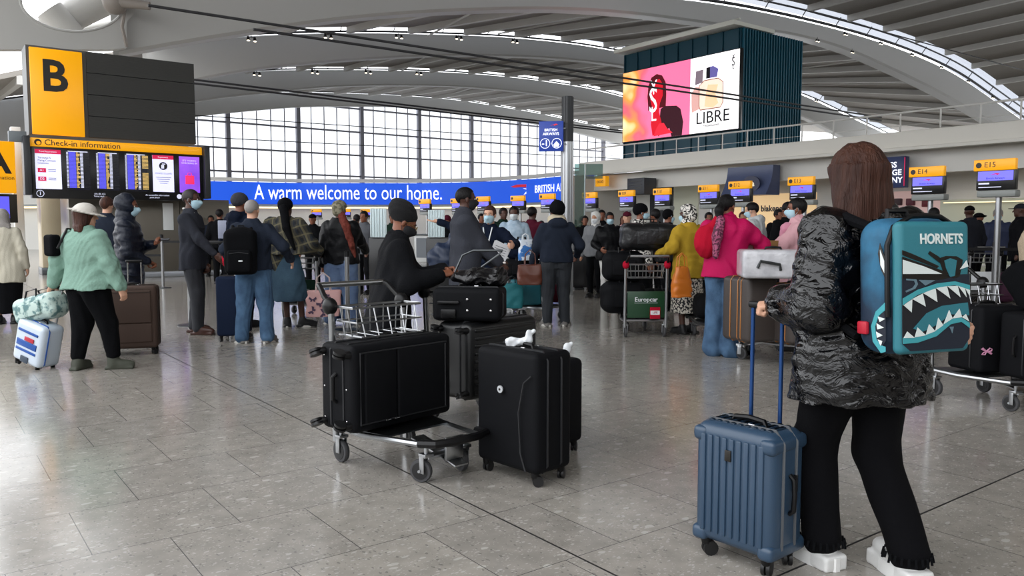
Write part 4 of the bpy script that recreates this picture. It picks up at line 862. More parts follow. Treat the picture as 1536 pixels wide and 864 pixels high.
g = MB(); g.tube([(b0+.15+.075*math.cos(t), A2+.02, z3-.09+.075*math.sin(t)) for t in [k_*.45 for k_ in range(14)]], .007, 5, True); g.build('info_ring', M_WTX, T); text_mesh('info_letter', 'i', .12, M_WTX, T, Matrix.Translation((b0+.15, A2+.02, z3-.09)) @ RX, bold=.003)
for x_, t in ((1.42, '(A) (B) (C)'), (2.75, 'An accessible information')): text_mesh('footer_text', t, .055, M_WTX, T, Matrix.Translation((b0+x_, A2+.02, z3-.07)) @ RX); 
text_mesh('footer_text', 'Ticket desk', .05, M_WTX, T, Matrix.Translation((b0+1.40, A2+.02, z3-.13)) @ RX); text_mesh('footer_text', 'point ahead', .05, M_WTX, T, Matrix.Translation((b0+2.68, A2+.02, z3-.13)) @ RX)
for k_ in range(2):
    g = MB(); g.lathe([(.06, -.004), (.06, .004)], 20, Matrix.Translation((b0+3.28+.16*k_, A2+.02, z3-.09)) @ RX); g.build('pictogram_disc', M_WTX, T)
# steel service block under the display
kb0 = PA(104, 350, 22.9)[0]; kb1 = PA(345, 350, 22.9)[0]
T = thing('service_block', 'tall brushed steel service block under the information display', 'kiosk', (0, 0, 0), YAW)
g = MB(); 
for i in range(3): x0 = kb0+(kb1-kb0)*i/3; x1 = kb0+(kb1-kb0)*(i+1)/3; g.box(((x0+x1)/2, 23.6, 1.12), ((x1-x0)/2-.008, .7, .98), .01)
g.build('steel_panels', M_BRUSH, T); g = MB(); g.box(((kb0+kb1)/2, 23.6, .08), ((kb1-kb0)/2+.03, .75, .08), .02); g.build('plinth', mat('plinth_steel', 'b0b4bb', .3, .8), T)
g = MB(); p0 = PA(253, 325, 22.8); g.box((p0[0], 22.86, p0[1]), (.13, .03, .36), .01); g.build('notice_frame', mat('notice_white', 'dfe2e2', .4), T)
T = thing('steel_pillar', 'pale steel clad pillar left of the service block under the boards', 'pillar', (0, 0, 0), YAW)
p0 = PA(90, 400, 26.0); g = MB(); g.box((p0[0], 26.4, 1.5), (.42, .4, 1.5), .02); g.build('cladding', mat('pillar_steel', 'b9ac92', .4, .6), T); g = MB(); g.box((p0[0], 26.4, .1), (.45, .43, .1), .01); g.build('base', M_STEELD, T)
T = thing('lit_pillar', 'narrow bright white pillar between the yellow board and the display', 'pillar', (0, 0, 0), YAW)
p0 = PA(32, 400, 29.0); g = MB(); g.box((p0[0], 29, 2.2), (.13, .15, 2.2), .02); g.build('cladding', mat('pillar_white', 'f2f2ee', .5), T); g = MB(); g.box((p0[0], 29, .08), (.16, .18, .08)); g.build('base', M_STEELD, T)
# yellow board reading A at the left edge
T = thing('check_in_zone_board', 'yellow board with letter A cut by the left picture edge', 'sign', (0, 0, 0), YAW); AA = 28.0
b1, zt_ = PA(21, 213, AA); zb_a = PA(21, 290, AA)[1]; g = MB(); g.box((b1-.85, AA, (zt_+zb_a)/2), (.85, .12, (zt_-zb_a)/2), .02); yp = g.build('yellow_panel', M_YEL, T)
pa = PA(1, 243, AA); text_mesh('letter', 'A', 1.05, M_INK, yp, Matrix.Translation((pa[0]-.13, AA-.13, pa[1])) @ RX, ext=.004, bold=.025); text_mesh('lettering', 'Information', .16, M_INK, yp, Matrix.Translation((pa[0]-.06, AA-.13, PA(1, 267, AA)[1])) @ RX)
g = MB(); g.box((b1-.85, AA-.02, zb_a-.45), (.85, .10, .42), .01); g.build('casing', M_SIGNB, T); g = MB()
for k_ in range(3): g.box((b1-.35-.4*k_, AA-.125, zb_a-.42), (.15, .006, .32))
g.build('screen', M_BLUT, T)

# ---- grey column with the airline sign
px_ = PD(850, 441, 16.0); T = thing('round_column', 'tall slim fluted column, dark upper half, steel lower half', 'column', (px_.x, 16.0, 0)); zc = PD(850, 145, 16).z; zm = PD(850, 213, 16).z
g = MB(); g.lathe([(.112, 0), (.112, zm)], 24)
for k_ in range(12): an = k_*math.pi/6; g.tube([(.112*math.cos(an), .112*math.sin(an), .01), (.112*math.cos(an), .112*math.sin(an), zm)], .012, 6)
g.build('lower_shaft', M_STEEL, T); g = MB(); g.lathe([(.108, zm), (.108, zc)], 24); g.lathe([(.118, zm+.35), (.118, zm+.38)], 24)
for k_ in range(12): an = k_*math.pi/6; g.tube([(.108*math.cos(an), .108*math.sin(an), zm+.01), (.108*math.cos(an), .108*math.sin(an), zc-.01)], .010, 6)
g.build('upper_shaft', mat('column_dark', '2c2e31', .45), T)
a0 = PD(808.5, 182, 15.9); a1 = PD(845, 227, 15.9); wq = a1.x-a0.x; hq = a0.z-a1.z
T = thing('hanging_sign', 'small blue airline sign hung beside the slim column', 'sign', ((a0.x+a1.x)/2, 15.9, (a0.z+a1.z)/2), R(-12)); g = MB(); g.box((0, 0, 0), (wq/2, .03, hq/2), .005); g.build('panel', mat('sign_blue', '14399a', .4, emit=.25), T)
text_mesh('lettering', 'BRITISH\nAIRWAYS', .075, M_LET, T, Matrix.Translation((0, -.035, .08)) @ RX, bold=.001)
for q, t in ((-1, '-1'), (1, '')):
    g = MB(); g.tube([(q*.115+.095*math.cos(k_*.4), -.035, -.14+.095*math.sin(k_*.4)) for k_ in range(16)], .006, 5, True); g.build('ring', M_LET, T)
text_mesh('lettering', '-1', .16, M_LET, T, Matrix.Translation((-.115, -.035, -.14)) @ RX, bold=.003)
g = MB(); g.prism([(.05, -.05), (.11, .02), (.17, -.04), (.15, -.09), (.07, -.09)], .034, .038, Matrix.Translation((0, 0, -.12)) @ RX); g.build('ear_symbol', M_LET, T); g = MB(); g.prism([(-.02, .20), (.10, .24), (.14, .225), (.07, .20), (.05, .215)], .034, .038, RX); g.build('red_ribbon', mat('ribbon_red', 'd21f35', .5, emit=.4), T)
g = MB(); g.box((wq/2+.01, 0, .15), (.04, .01, .01)); g.box((wq/2+.01, 0, -.15), (.04, .01, .01)); g.build('bracket', M_STEELD, T)

# ---- check-in monitors on poles
def monitor(label, X, Y, rz, code='', top=2.42, scale=1.0, desk=None, tilt=0, pb=1.096):
    T = thing('check_in_monitor', label, 'monitor', (X, Y, 0), rz, 'check-in desk monitors'); s = scale; z = top
    g = MB(); g.box((0, 0, z-.09*s), (.31*s, .05*s, .09*s), .01); h_ = g.build('header', M_YEL, T)
    if code: text_mesh('desk_number', code, .12*s, M_INK, h_, Matrix.Translation((-.06*s, -.053*s, z-.09*s)) @ RX, ext=.001)
    g = MB(); g.lathe([(.045*s, -.002), (.045*s, .002)], 16, Matrix.Translation((-.23*s, -.052*s, z-.09*s)) @ RX); g.build('arrow_disc', M_INK, h_)
    g = MB(); g.box((.02*s, .03*s, z-.33*s), (.29*s, .06*s, .16*s), .012); c = g.build('casing', M_SIGNB, T)
    g = MB(); g.box((.02*s, -.032*s, z-.265*s), (.26*s, .004, .075*s)); sc_ = g.build('screen', M_LAV, T); g = MB(); g.prism([(-.08, .01), (.02, .03), (.07, .02), (.03, .0), (.01, .012)], .038, .041, Matrix.Translation((.02*s, 0, z-.255*s)) @ RX); g.build('ribbon_mark', M_CRIM, sc_)
    text_mesh('airline_name', 'British Airways', .045*s, mat('indigo_ink', '2a2a80', .5), sc_, Matrix.Translation((.02*s, -.037*s, z-.305*s)) @ RX, ext=.001)
    g = MB(); g.box((-.15*s, -.032*s, z-.385*s), (.08*s, .003, .012*s)); g.box((-.06*s, -.032*s, z-.445*s), (.17*s, .003, .006*s)); g.build('screen_line', M_WTX, sc_)
    g = MB(); g.box((.04*s, .05*s, z-.55*s), (.29*s, .10*s, .055*s), .02); g.build('lower_lip', mat('lip_grey', '8b8f8c', .4), T)
    g = MB(); g.tube([(.04*s, .08*s, pb), (.04*s, .08*s, z-.55*s)], .045*s, 12); g.build('pole', M_STEEL, T)
def desk(label, X, Y, rz, w=1.1, group='check-in desks'):
    T = thing('check_in_desk', label, 'desk', (X, Y, 0), rz, group)
    g = MB(); g.box((0, .35, .52), (w/2, .30, .52), .02); g.build('body', mat('desk_white', 'c9cac8', .4), T); g = MB(); g.box((0, .25, 1.07), (w/2+.03, .30, .025), .01); g.build('worktop', M_STEELD, T)
    g = MB(); g.box((0, .047, .55), (w/2-.1, .004, .38)); g.build('front_panel', mat('desk_grey', '6d7278', .5), T)
RZB = math.atan2(-.8, .6)
SG = [(1487, 102, 'E15'), (1386, 91, 'E14'), (1199, 76, 'E13'), (1108, 69.5, 'E12'), (1061, 64, 'E11'), (992, 59, 'E10'), (939, 56, 'E09'), (884, 53, 'E08')]
pos_l = ['reading E15, second metal stalk at the far right', 'reading E14, just right of the long-haired woman', 'between the navy curved sign and the long-haired woman', 'overlapping the round logo of the curved navy sign', 'just left of the curved navy sign', 'above the patterned headwrap', 'left of the patterned headwrap, before the dark shopfront', 'nearest the slim column on its right side']
for (x, off, code), lb in zip(SG, pos_l):
    d = 1.10*FPX/off; X = (x-768)/FPX*d; monitor('yellow headed check-in monitor '+lb, X, d, RZB, code, pb=.0 if code in ('E15', 'E14') else 1.096)
    o = Vector((.8, .6))*.15
    if code not in ('E15', 'E14'): desk('pale check-in desk under the monitor '+lb, X+o.x, d+o.y, RZB)
for x, off, lb in ((821, 51, 'just left of the slim column'), (777, 48, 'left of the navy turban'), (725, 47, 'beside the grey-coated man, on his right'), (686, 44, 'beside the grey-coated man, on his left'), (638, 43, 'over the black beanie of the seated-height woman'), (550, 28, 'small and far, left of the left slatted screen'), (519, 28.5, 'small and far, right of the patterned cap'), (476, 28, 'small and far, left of the patterned cap'), (312, 27, 'small and far, right of the suited man')):
    d = 1.10*FPX/off; X = (x-768)/FPX*d; monitor('yellow headed check-in monitor '+lb, X, d, R(-42 if x > 600 else 0), ''); 
    desk('pale check-in desk under the monitor '+lb, X, d+.2, R(-24 if x > 600 else 0))
# ---- signs and shops in the right-hand building
bq, zq = 0, 0
def on_b(x, y, b): a_, z_ = PB(x, y, b); return a_, z_
def bplate(name, lab, cat, x0, y0, x1, y1, b, th, m, part='panel', bev=.01):
    """upright box facing the hall between two pixel corners, on plane b"""
    a0_, z0_ = on_b(x0, y0, b); a1_, z1_ = on_b(x1, y1, b); T = thing(name, lab, cat, (0, 0, 0), YAW) if lab else None; g = MB(); g.box((b+th/2, (a0_+a1_)/2, (z0_+z1_)/2), (th/2, abs(a0_-a1_)/2, abs(z0_-z1_)/2), bev); g.build(part, m, T); return T, a0_, a1_, z0_, z1_
BM = Matrix(((0, 0, -1, 0), (-1, 0, 0, 0), (0, 1, 0, 0), (0, 0, 0, 1)))
bw = BF+.2
T, a0, a1, z0, z1 = bplate('wall_sign', 'navy baggage company sign behind the long-haired woman', 'sign', 1272, 240, 1356, 281, bw, .3, mat('sign_navy', '1f2f5c', .4, emit=.1))
M_ = Matrix.Translation((bw-.012, a1+.15, (z0+z1)/2)) @ BM
for i, t in enumerate(('EXCESS', 'BAGGAGE', 'COMPANY')): text_mesh('lettering', t, .27, M_LET, T, Matrix.Translation((bw-.012, a1+.72, (z0+z1)/2+.24-.26*i)) @ BM, bold=.006)
g = MB(); g.tube([(bw-.05, a1-.02, z1+.05 if z1 < z0 else z1), (bw-.05, a1-.02, max(z0, z1)-.05)], .015, 5); g.build('red_edge', M_CRIM, T)
T = thing('curved_wall_sign', 'grey navy curved shop sign with an oval logo over the warm lit shop', 'sign', (0, 0, 0), YAW); a0, zt_ = on_b(1093, 252, bw); a1, zb_ = on_b(1160, 292, bw)
g = MB(); v = []; n = 10
for i in range(n+1):
    t = i/n; b_ = bw-.05-.45*t*t; z_ = zt_+(zb_-zt_)*t; v += [(b_, a0, z_), (b_, a1, z_), (bw+.4, a1, z_), (bw+.4, a0, z_)]
f_ = []
for i in range(n):
    for j in range(4): f_.append([4*i+j, 4*i+4+j, 4*i+4+(j+1) % 4, 4*i+(j+1) % 4])
f_ += [[0, 1, 2, 3], [4*n, 4*n+1, 4*n+2, 4*n+3]]; g.add(v, f_); g.build('curved_panel', mat('curved_navy', '4a5578', .35), T); pa_ = on_b(1127, 272, bw-.35)
g = MB(); g.lathe([(.42, -.02), (.42, .02)], 28, Matrix.Translation((bw-.36, pa_[0], pa_[1]-.1)) @ BM @ Matrix.Diagonal((1, .75, 1, 1))); g.build('oval_logo', mat('logo_navy', '141c46', .4), T); text_mesh('logo_text', 'ga', .3, mat('cream_letter', 'f6ecd0', .5, emit=.4), T, Matrix.Translation((bw-.40, pa_[0]-.05, pa_[1]-.1)) @ BM, bold=.01)
T, *_ = bplate('wall_sign', 'small square yellow sign under the fascia near the slim column', 'sign', 893, 265, 908, 279, bw-.1, .25, M_YEL); A_ = _; text_mesh('lettering', 'ooo', .3, M_INK, T, Matrix.Translation((bw-.12, (_[0]+_[1])/2, (_[2]+_[3])/2)) @ BM)
T, *_ = bplate('wall_box', 'dark grey louvred box mounted under the fascia above the queue', 'box', 941, 268, 966, 291, bw-.3, .8, mat('box_dark', '3a3d44', .5)); g = MB(); 
for i in range(4): g.box((bw-.31, (_[0]+_[1])/2, _[3]+(_[2]-_[3])*(.2+.2*i)), (.01, abs(_[0]-_[1])*.35, .02))
g.build('louvres', M_SIGNB, T)
# shop interiors; the lighter wall panels glow themselves to imitate shop lighting
def shop(lab, x0, y0, x1, y1, m, b=BF+3.1):
    return bplate('shop_wall_panel', lab, 'wall panel', x0, y0, x1, y1, b, .08, m)
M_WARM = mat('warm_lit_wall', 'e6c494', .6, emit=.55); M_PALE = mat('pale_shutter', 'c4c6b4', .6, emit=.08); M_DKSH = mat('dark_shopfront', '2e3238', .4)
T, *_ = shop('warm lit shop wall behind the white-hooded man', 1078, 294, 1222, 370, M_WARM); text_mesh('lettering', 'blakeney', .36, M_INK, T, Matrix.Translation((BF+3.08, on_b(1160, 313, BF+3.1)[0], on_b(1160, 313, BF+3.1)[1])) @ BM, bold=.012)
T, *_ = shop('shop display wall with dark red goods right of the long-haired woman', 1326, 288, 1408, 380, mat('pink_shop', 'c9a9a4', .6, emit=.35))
for i, (x, y, w_, h_, c) in enumerate(((1345, 303, 9, 6, '3a1a22'), (1366, 303, 7, 6, '5a1026'), (1388, 305, 5, 6, '6a0a1c'), (1348, 322, 12, 5, 'd8cfc8'))):
    pp = on_b(x, y, BF+3.0); g = MB(); g.box((BF+3.0, pp[0], pp[1]), (.08, w_*.022, h_*.022), .03); g.build('goods', mat('goods_%d' % i, c, .5), T)
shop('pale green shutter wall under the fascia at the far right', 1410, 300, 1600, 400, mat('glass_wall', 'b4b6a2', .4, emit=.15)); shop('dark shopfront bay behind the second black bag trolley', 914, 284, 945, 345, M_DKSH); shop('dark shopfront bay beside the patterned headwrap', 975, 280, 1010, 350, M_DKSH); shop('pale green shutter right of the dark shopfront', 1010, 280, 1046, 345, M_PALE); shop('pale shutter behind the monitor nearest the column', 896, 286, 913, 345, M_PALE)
T, *_ = bplate('light_strip', 'long warm light strip at the head of the far right shutter wall', 'light', 1415, 305, 1600, 299, BF+2.7, .1, mat('warm_strip', 'ffe7b8', .5, emit=1.2))
T, *_ = bplate('light_strip', 'short yellow light strip over the desks near the slim column', 'light', 886, 315, 914, 321, BF+2.0, .1, mat('yellow_strip', 'fff0a0', .5, emit=1.2))
# glass screens by the slim column
T = thing('glass_screen', 'greenish glass screen wall right of the slim column', 'glass screen', (0, 0, 0), 0)
for x0, x1, y0, y1, d in ((862, 877, 246, 440, 19.0), (879, 904, 246, 268, 19.6)):
    p, q = PD(x0, y0, d), PD(x1, y1, d); g = MB(); g.box(((p.x+q.x)/2, d, (p.z+max(q.z, 0.02))/2), ((q.x-p.x)/2, .01, (p.z-max(q.z, .02))/2)); g.build('glass_pane', glass_mat('green_glass', 'b4ccc8', .2), T)
g = MB(); p = PD(877.5, 246, 19.0); g.tube([(p.x, 19.0, 0), (p.x, 19.0, p.z)], .02, 6); g.build('edge_post', M_STEEL, T)

# ---- queue posts and barriers
def stanchion(lab, x, yb, h=1.0, name='queue_post', top=True, loc=None):
    p = loc if loc is not None else G(x, yb); T = thing(name, lab, 'queue post', (p.x, p.y, 0), 0, 'steel queue barrier posts'); g = MB(); g.lathe([(.17, 0), (.17, .012), (.06, .025), (.03, .03)], 24); g.build('base', M_STEELD, T); g = MB(); g.lathe([(.030, .03), (.030, h)], 16); g.build('pole', M_STEEL, T)
    g = MB(); g.lathe([(.036, h), (.036, h+.07), (.02, h+.08)], 16); g.build('belt_head', M_PLB, T); return p
def belt(lab, p, q, z, n=1):
    g = MB(); d = Vector((q[0]-p[0], q[1]-p[1], 0)); an = math.atan2(d.y, d.x); m_ = Matrix.Translation(((p[0]+q[0])/2, (p[1]+q[1])/2, z)) @ Matrix.Rotation(an, 4, 'Z'); g.box((0, 0, 0), (d.length/2-.03, .0015, .025), 0, m_); o = g.build('barrier_belt', M_PLB); tag(o, lab, 'belt')
s1 = stanchion('steel queue post in front of the purple bags at right', 1488, 458); s2 = Vector((s1.x+1.55, s1.y-.1, 0)); stanchion('steel queue post cut by the right picture edge', 0, 0, loc=s2); s3 = Vector((s1.x-1.5, s1.y+.4, 0)); stanchion('steel queue post behind the backpack of the long-haired woman', 0, 0, loc=s3)
belt('black barrier belt left of the steel post at right', s3, s1, .96); belt('black barrier belt right of the steel post at right', s1, s2, .96)
q1 = stanchion('steel queue post between the hooded woman and the suited man', 245, 432, 1.1); q2 = Vector((q1.x-2.6, q1.y+.3, 0)); q3 = Vector((q1.x+2.2, q1.y+.3, 0)); stanchion('steel queue post hidden behind the hooded woman', 0, 0, 1.1, loc=q2); stanchion('steel queue post behind the suited man', 0, 0, 1.1, loc=q3)
belt('black barrier belt left of the post by the hooded woman', q2, q1, 1.02); belt('black barrier belt right of the post by the hooded woman', q1, q3, 1.02); belt('lower black belt left of the post by the hooded woman', q2, q1, .72); 
p = G(324, 497); T = thing('scanner_post', 'tall steel post with a black cross arm right of the suited man', 'post', (p.x+.03, p.y+.45, 0)); g = MB(); g.lathe([(.15, 0), (.15, .012), (.03, .03), (.026, 1.38)], 16); g.build('pole', M_STEEL, T); g = MB(); g.box((-.02, 0, 1.13), (.24, .03, .02), .008); g.build('cross_arm', M_PLB, T); g = MB(); g.box((-.02, -.02, 1.30), (.10, .03, .12), .01, Matrix.Rotation(0, 4, 'X')); g.build('notice_plate', mat('notice_lilac', '8f94a8', .5), T)
stanchion('steel queue post seen between the legs of the suited man', 286, 488, .95)
stanchion('steel queue post right of the rust-scarfed traveller', 538, 478, .95); stanchion('steel queue post next to the rust-scarfed traveller jeans', 522, 495, .95); stanchion('steel queue post left of the uniformed woman papers', 752, 470, 1.0); stanchion('steel queue post between staff woman and luggage pile', 764, 476, 1.0)
def slat_screen(lab, x0, x1, y0, y1, d):
    p, q = PD(x0, y0, d), PD(x1, y1, d); T = thing('desk_divider', lab, 'divider', ((p.x+q.x)/2, d, 0), 0, 'white slatted desk dividers'); w_ = (q.x-p.x)/2; g = MB(); n = 12
    for i in range(n): g.box((-w_+w_*2*(i+.5)/n, .012*(i % 2), (p.z+q.z)/2), (w_/n*.93, .012, (p.z-q.z)/2), .004)
    g.build('slatted_panel', mat('slat_white', 'cfdfe2', .4), T); g = MB(); g.box((w_*.4, .2, q.z/2), (w_*1.7, .15, q.z/2-.005), .02); g.build('black_cabinet', M_SIGNB, T)
slat_screen('white slatted divider left of the beanie-wearing woman', 555, 580, 312, 356, 15.0); slat_screen('white slatted divider right of the beanie-wearing woman', 642, 667, 315, 356, 15.4)
p = G(882, 434); T = thing('black_barrier_panel', 'black upright barrier panel right of the turbaned woman', 'panel', (p.x, p.y, 0)); g = MB(); g.box((0, 0, .50), (.33, .06, .46), .02); g.build('board', M_SIGNB, T); g = MB(); g.box((-.2, 0, .02), (.10, .2, .02), .01); g.box((.2, 0, .02), (.10, .2, .02), .01); g.build('feet', M_PLB, T); g = MB(); g.lathe([(.03, 0), (.03, .004)], 14, Matrix.Translation((-.13, -.062, .83)) @ RX); g.build('white_dot', M_WPL, T)
T = thing('desk_cabinet', 'white cabinet stand beside the uniformed woman', 'cabinet', (PD(735, 400, 13).x+.1, 13, 0)); g = MB(); g.box((0, 0, .5), (.22, .2, .5), .02); g.build('body', mat('desk_white', 'c9cac8', .4), T); g = MB(); g.box((0, -.01, 1.01), (.24, .22, .015), .005); g.build('top', M_STEELD, T)
# ================================================================ travellers and their luggage
def at(x, y): p = G(x, y); return (p.x, p.y)
def ax(x, d): return ((x-768)/FPX*d, d)
M_MINT = FAB('mint_sweat', '7c9c8e', bump=.3, bscale=60); M_PINK = FAB('magenta_cloth', 'b0124f', rough=.6); M_YELC = FAB('mustard_cloth', 'a5872a'); M_SUITG = FAB('suit_grey', '2f3138'); M_GREYC = FAB('coat_grey', '35373e'); M_COATB = FAB('coat_black', '101114', bump=.3)
M_NAVYP = mat('navy_puffer', '0a1222', .5, bump=.5, bscale=25, spec=.35); M_MARL = FAB('navy_marl', '212733'); M_PUFF = mat('black_puffer', '07080b', .5, bump=.35, bscale=22, spec=.15); M_CREAM = FAB('cream_coat', 'b9b4a4'); M_PINKC = FAB('pale_pink_coat', 'c79aa0'); M_WHOOD = FAB('white_hood', 'b4b8ba'); M_TEALS = FAB('teal_skirt', '35495a', c2='425969', cscale=5)
M_MAROON = FAB('maroon_cloth', '4a1424'); M_RUST = FAB('rust_scarf', '5a2a22', c2='6e3830', cscale=30); M_BEANG = FAB('beanie_grey', '3a3b40', bump=.5, bscale=60); M_KHAKI = FAB('camo_cloth', '5d5a4a', c2='8a8470', cscale=25, thr=(.45, .55)); M_RED = FAB('red_cloth', 'a8122c'); M_BEIGE = FAB('beige_cloth', 'c0b49c'); M_WHT2 = FAB('white_cloth', 'c9c8c4'); M_DKGRN = FAB('dark_green_cloth', '14281f'); M_BDEN = FAB('pale_denim', '8fa3b4', c2='a9bac8', cscale=12)
M_PATT = mat('black_white_print', '0c0c0e', .7, c2='d8d4cc', cscale=34, thr=(.48, .52)); M_PATT2 = mat('black_white_skirt', '15151a', .8, c2='cfc9bd', cscale=42, thr=(.47, .53)); M_BROWNSC = mat('brown_luggage', '47352c', .75, bump=.3, bscale=300); M_HATW = FAB('sun_hat_cloth', 'cfcac2')
def plaid():
    m = bpy.data.materials.new('plaid_wool'); m.use_nodes = True; nt = m.node_tree; p = nt.nodes['Principled BSDF']; tc = nt.nodes.new('ShaderNodeTexCoord'); mp = nt.nodes.new('ShaderNodeMapping'); mp.inputs['Rotation'].default_value = (0, R(18), 0); nt.links.new(tc.outputs['Object'], mp.inputs[0]); prev = None
    base = nt.nodes.new('ShaderNodeRGB'); base.outputs[0].default_value = lin('26272a'); prev = base.outputs[0]
    for ax_, sc, col, thr in (('X', 4.2, '47453d', .1), ('Z', 4.6, '47453d', .2), ('X', 9, '2a2f36', .75), ('Z', 4.6, '6c6650', .93), ('X', 4.2, '6c6650', .94)):
        wv = nt.nodes.new('ShaderNodeTexWave'); wv.bands_direction = ax_; wv.inputs['Scale'].default_value = sc*.6; wv.inputs['Distortion'].default_value = .3; nt.links.new(mp.outputs[0], wv.inputs[0]); r = nt.nodes.new('ShaderNodeValToRGB'); r.color_ramp.elements[0].position = max(thr-.02, 0); r.color_ramp.elements[1].position = thr+.02 if thr > .5 else thr+.45
        nt.links.new(wv.outputs[0], r.inputs[0]); k = nt.nodes.new('ShaderNodeMath'); k.operation = 'MULTIPLY'; k.inputs[1].default_value = .7; nt.links.new(r.outputs[0], k.inputs[0]); x = nt.nodes.new('ShaderNodeMixRGB'); nt.links.new(k.outputs[0], x.inputs[0]); nt.links.new(prev, x.inputs[1]); x.inputs[2].default_value = lin(col); prev = x.outputs[0]
    nt.links.new(prev, p.inputs['Base Color']); p.inputs['Roughness'].default_value = .95; p.inputs['Specular IOR Level'].default_value = .1; return m
M_PLAID = plaid()
J = lambda m, **k: {**dict(m=m, hem=.80), **k}
Tr = lambda m, **k: {**dict(m=m), **k}
# ---- woman in mint sweatshirt with her case and bag
x, y = at(136, 555)
p = person('woman in mint green sweatshirt and white sun hat pulling a blue and white case', (x, y), -28, 1.54, 1.30, 'light', .009, belly=.07, feet=((-.13, -.05, 20), (.16, .16, -45)), hands=((-.46, -.10, .66), (.38, .10, .70)), elbow=((-.8, -.3, -.2), (.9, -.3, -.2)), curl=(1.0, .5), turn=-25,
           top=dict(m=M_MINT, hem=.84, loose=.045, arm=.072, name='sweatshirt', fold=.006, freq=26, hemw=.02), bottom=dict(m=M_BLACKF, r=(.115, .085, .06), shoe='boot'), shoes=mat('boot_olive', '3d4036', .7), hair=[('bob', M_HAIRBR), ('hat', M_HATW)])
T = p['T']; g = MB(); g.tube([p['up'](-.26, .05, 1.18), p['up'](-.22, .13, 1.28), p['up'](-.19, .06, 1.44), p['up'](-.17, -.08, 1.45), p['up'](-.2, -.17, 1.25)], .012, 6); 
bag = thing('shoulder_bag', 'small black bag on the back of the mint sweatshirt woman', 'bag', (x, y, 0), R(-28)); g.build('strap', M_PLB, bag); b = Blob(.01); b.box((-.28, -.14, 1.16), (.07, .05, .10), .03); b.build('pouch', M_BLACKF, bag)
# droid-free blue and white cabin case, tilted behind her
cp = G(52, 551); mtx = Matrix.Translation((cp.x, cp.y, .0)) @ Matrix.Rotation(R(-22), 4, 'Z') @ Matrix.Rotation(R(16), 4, 'Y')
def r2(T, w, d, h):
    bl_ = mat('case_blue', '1d4f9c', .35); g = MB(); 
    for z, hh in ((.40, .012), (.27, .03), (.20, .012)): g.box((0, -d/2-.004, z*h/.5), (w*.36, .005, hh), .004)
    g.build('blue_band', bl_, T); g = MB(); g.box((.03, -d/2-.008, h*.66), (.06, .004, .02), .01); g.build('red_light', mat('case_red', 'b5283a', .4), T); g = MB(); g.box((-.0, -d/2-.006, h*.22), (.05, .004, .03), .005); g.build('vent_panel', mat('case_grey', '3a4654', .5), T)
suitcase('small glossy blue and white banded case pulled by the mint sweatshirt woman', .36, .24, .46, mat('case_white', 'c7d3e0', .25, coat=.4), mtx=mtx, soft=False, pocket=False, zips=1, zipm=mat('case_blue', '1d4f9c', .35), rod=.34, rodm=M_STEEL, logo=r2, wr=.022, side_handle=False)
bp = G(52, 551); M_CAMO = mat('teal_camo', '5c7f80', .6, c2='b7cbc4', cscale=16, thr=(.42, .52), bump=.2)
tt = duffel('teal camouflage holdall lying on top of the small blue and white case', .50, .125, M_CAMO, (0, 0, 0)); tt.matrix_world = Matrix.Translation((cp.x+.11, cp.y, .445)) @ Matrix.Rotation(R(-18), 4, 'Z') @ Matrix.Rotation(R(-14), 4, 'Y')
# ---- woman in hooded navy coat with brown case
x, y = at(200, 528); y += .55; x -= .27
p = person('woman in dark navy hooded puffer coat and blue mask holding a phone', (x, y), -72, 1.68, 1.12, 'brown', .009, hands=((.02, .26, 1.14), (.12, .20, .95)), elbow=((-.6, -.6, -.6), (.7, -.6, -.5)), curl=(1.1, 1.1), palms=((.6, 0, .8), (0, .3, -1)), turn=-10, mask=M_MASK,
           top=dict(m=M_NAVYP, hem=.50, hoodup=1, loose=.04, fold=.006, freq=30, sq=(.4, .4, 1.6), name='hooded_coat'), bottom=dict(m=M_BLACKF), eyes=True)
w = p['T'].matrix_basis @ p['wr'][0]; ph = thing('mobile_phone', 'dark mobile phone held up by the hooded navy coat woman', 'phone', w+Vector((.11, -.02, .05)), R(10)); g = MB(); g.box((0, 0, 0), (.075, .038, .004), .004, Matrix.Rotation(.25, 4, 'X')); g.build('case', M_PLB, ph); g = MB(); g.box((0, 0, .0045), (.07, .034, .0008), 0, Matrix.Rotation(.25, 4, 'X')); g.build('screen', M_SCRD, ph)
c = G(207, 533); suitcase('large brown soft suitcase standing in front of the hooded woman', .50, .27, .72, M_BROWNSC, (c.x-.10, c.y+.13, 0), 16, rod=.25, zips=2, zipm=mat('zip_brown', '2e211a', .6), wr=.028)
# man beyond, person at left edge
person('man with short brown hair seen behind the hooded woman', ax(163, 12.0), 0, 1.78, 1.0, 'light', .014, top=J(M_MARL), bottom=Tr(M_BLACKF), hair=('short', M_HAIRBR))
person('grey-haired person in long cream coat cut by the left picture edge', ax(6, 11.0), 15, 1.58, 1.05, 'light', .012, top=dict(m=M_CREAM, hem=.62, hemw=.04, loose=.03, name='coat'), bottom=dict(m=M_BLACKF, kind='skirt', hem=.16, w=.2), hair=('bob', M_HAIRG))
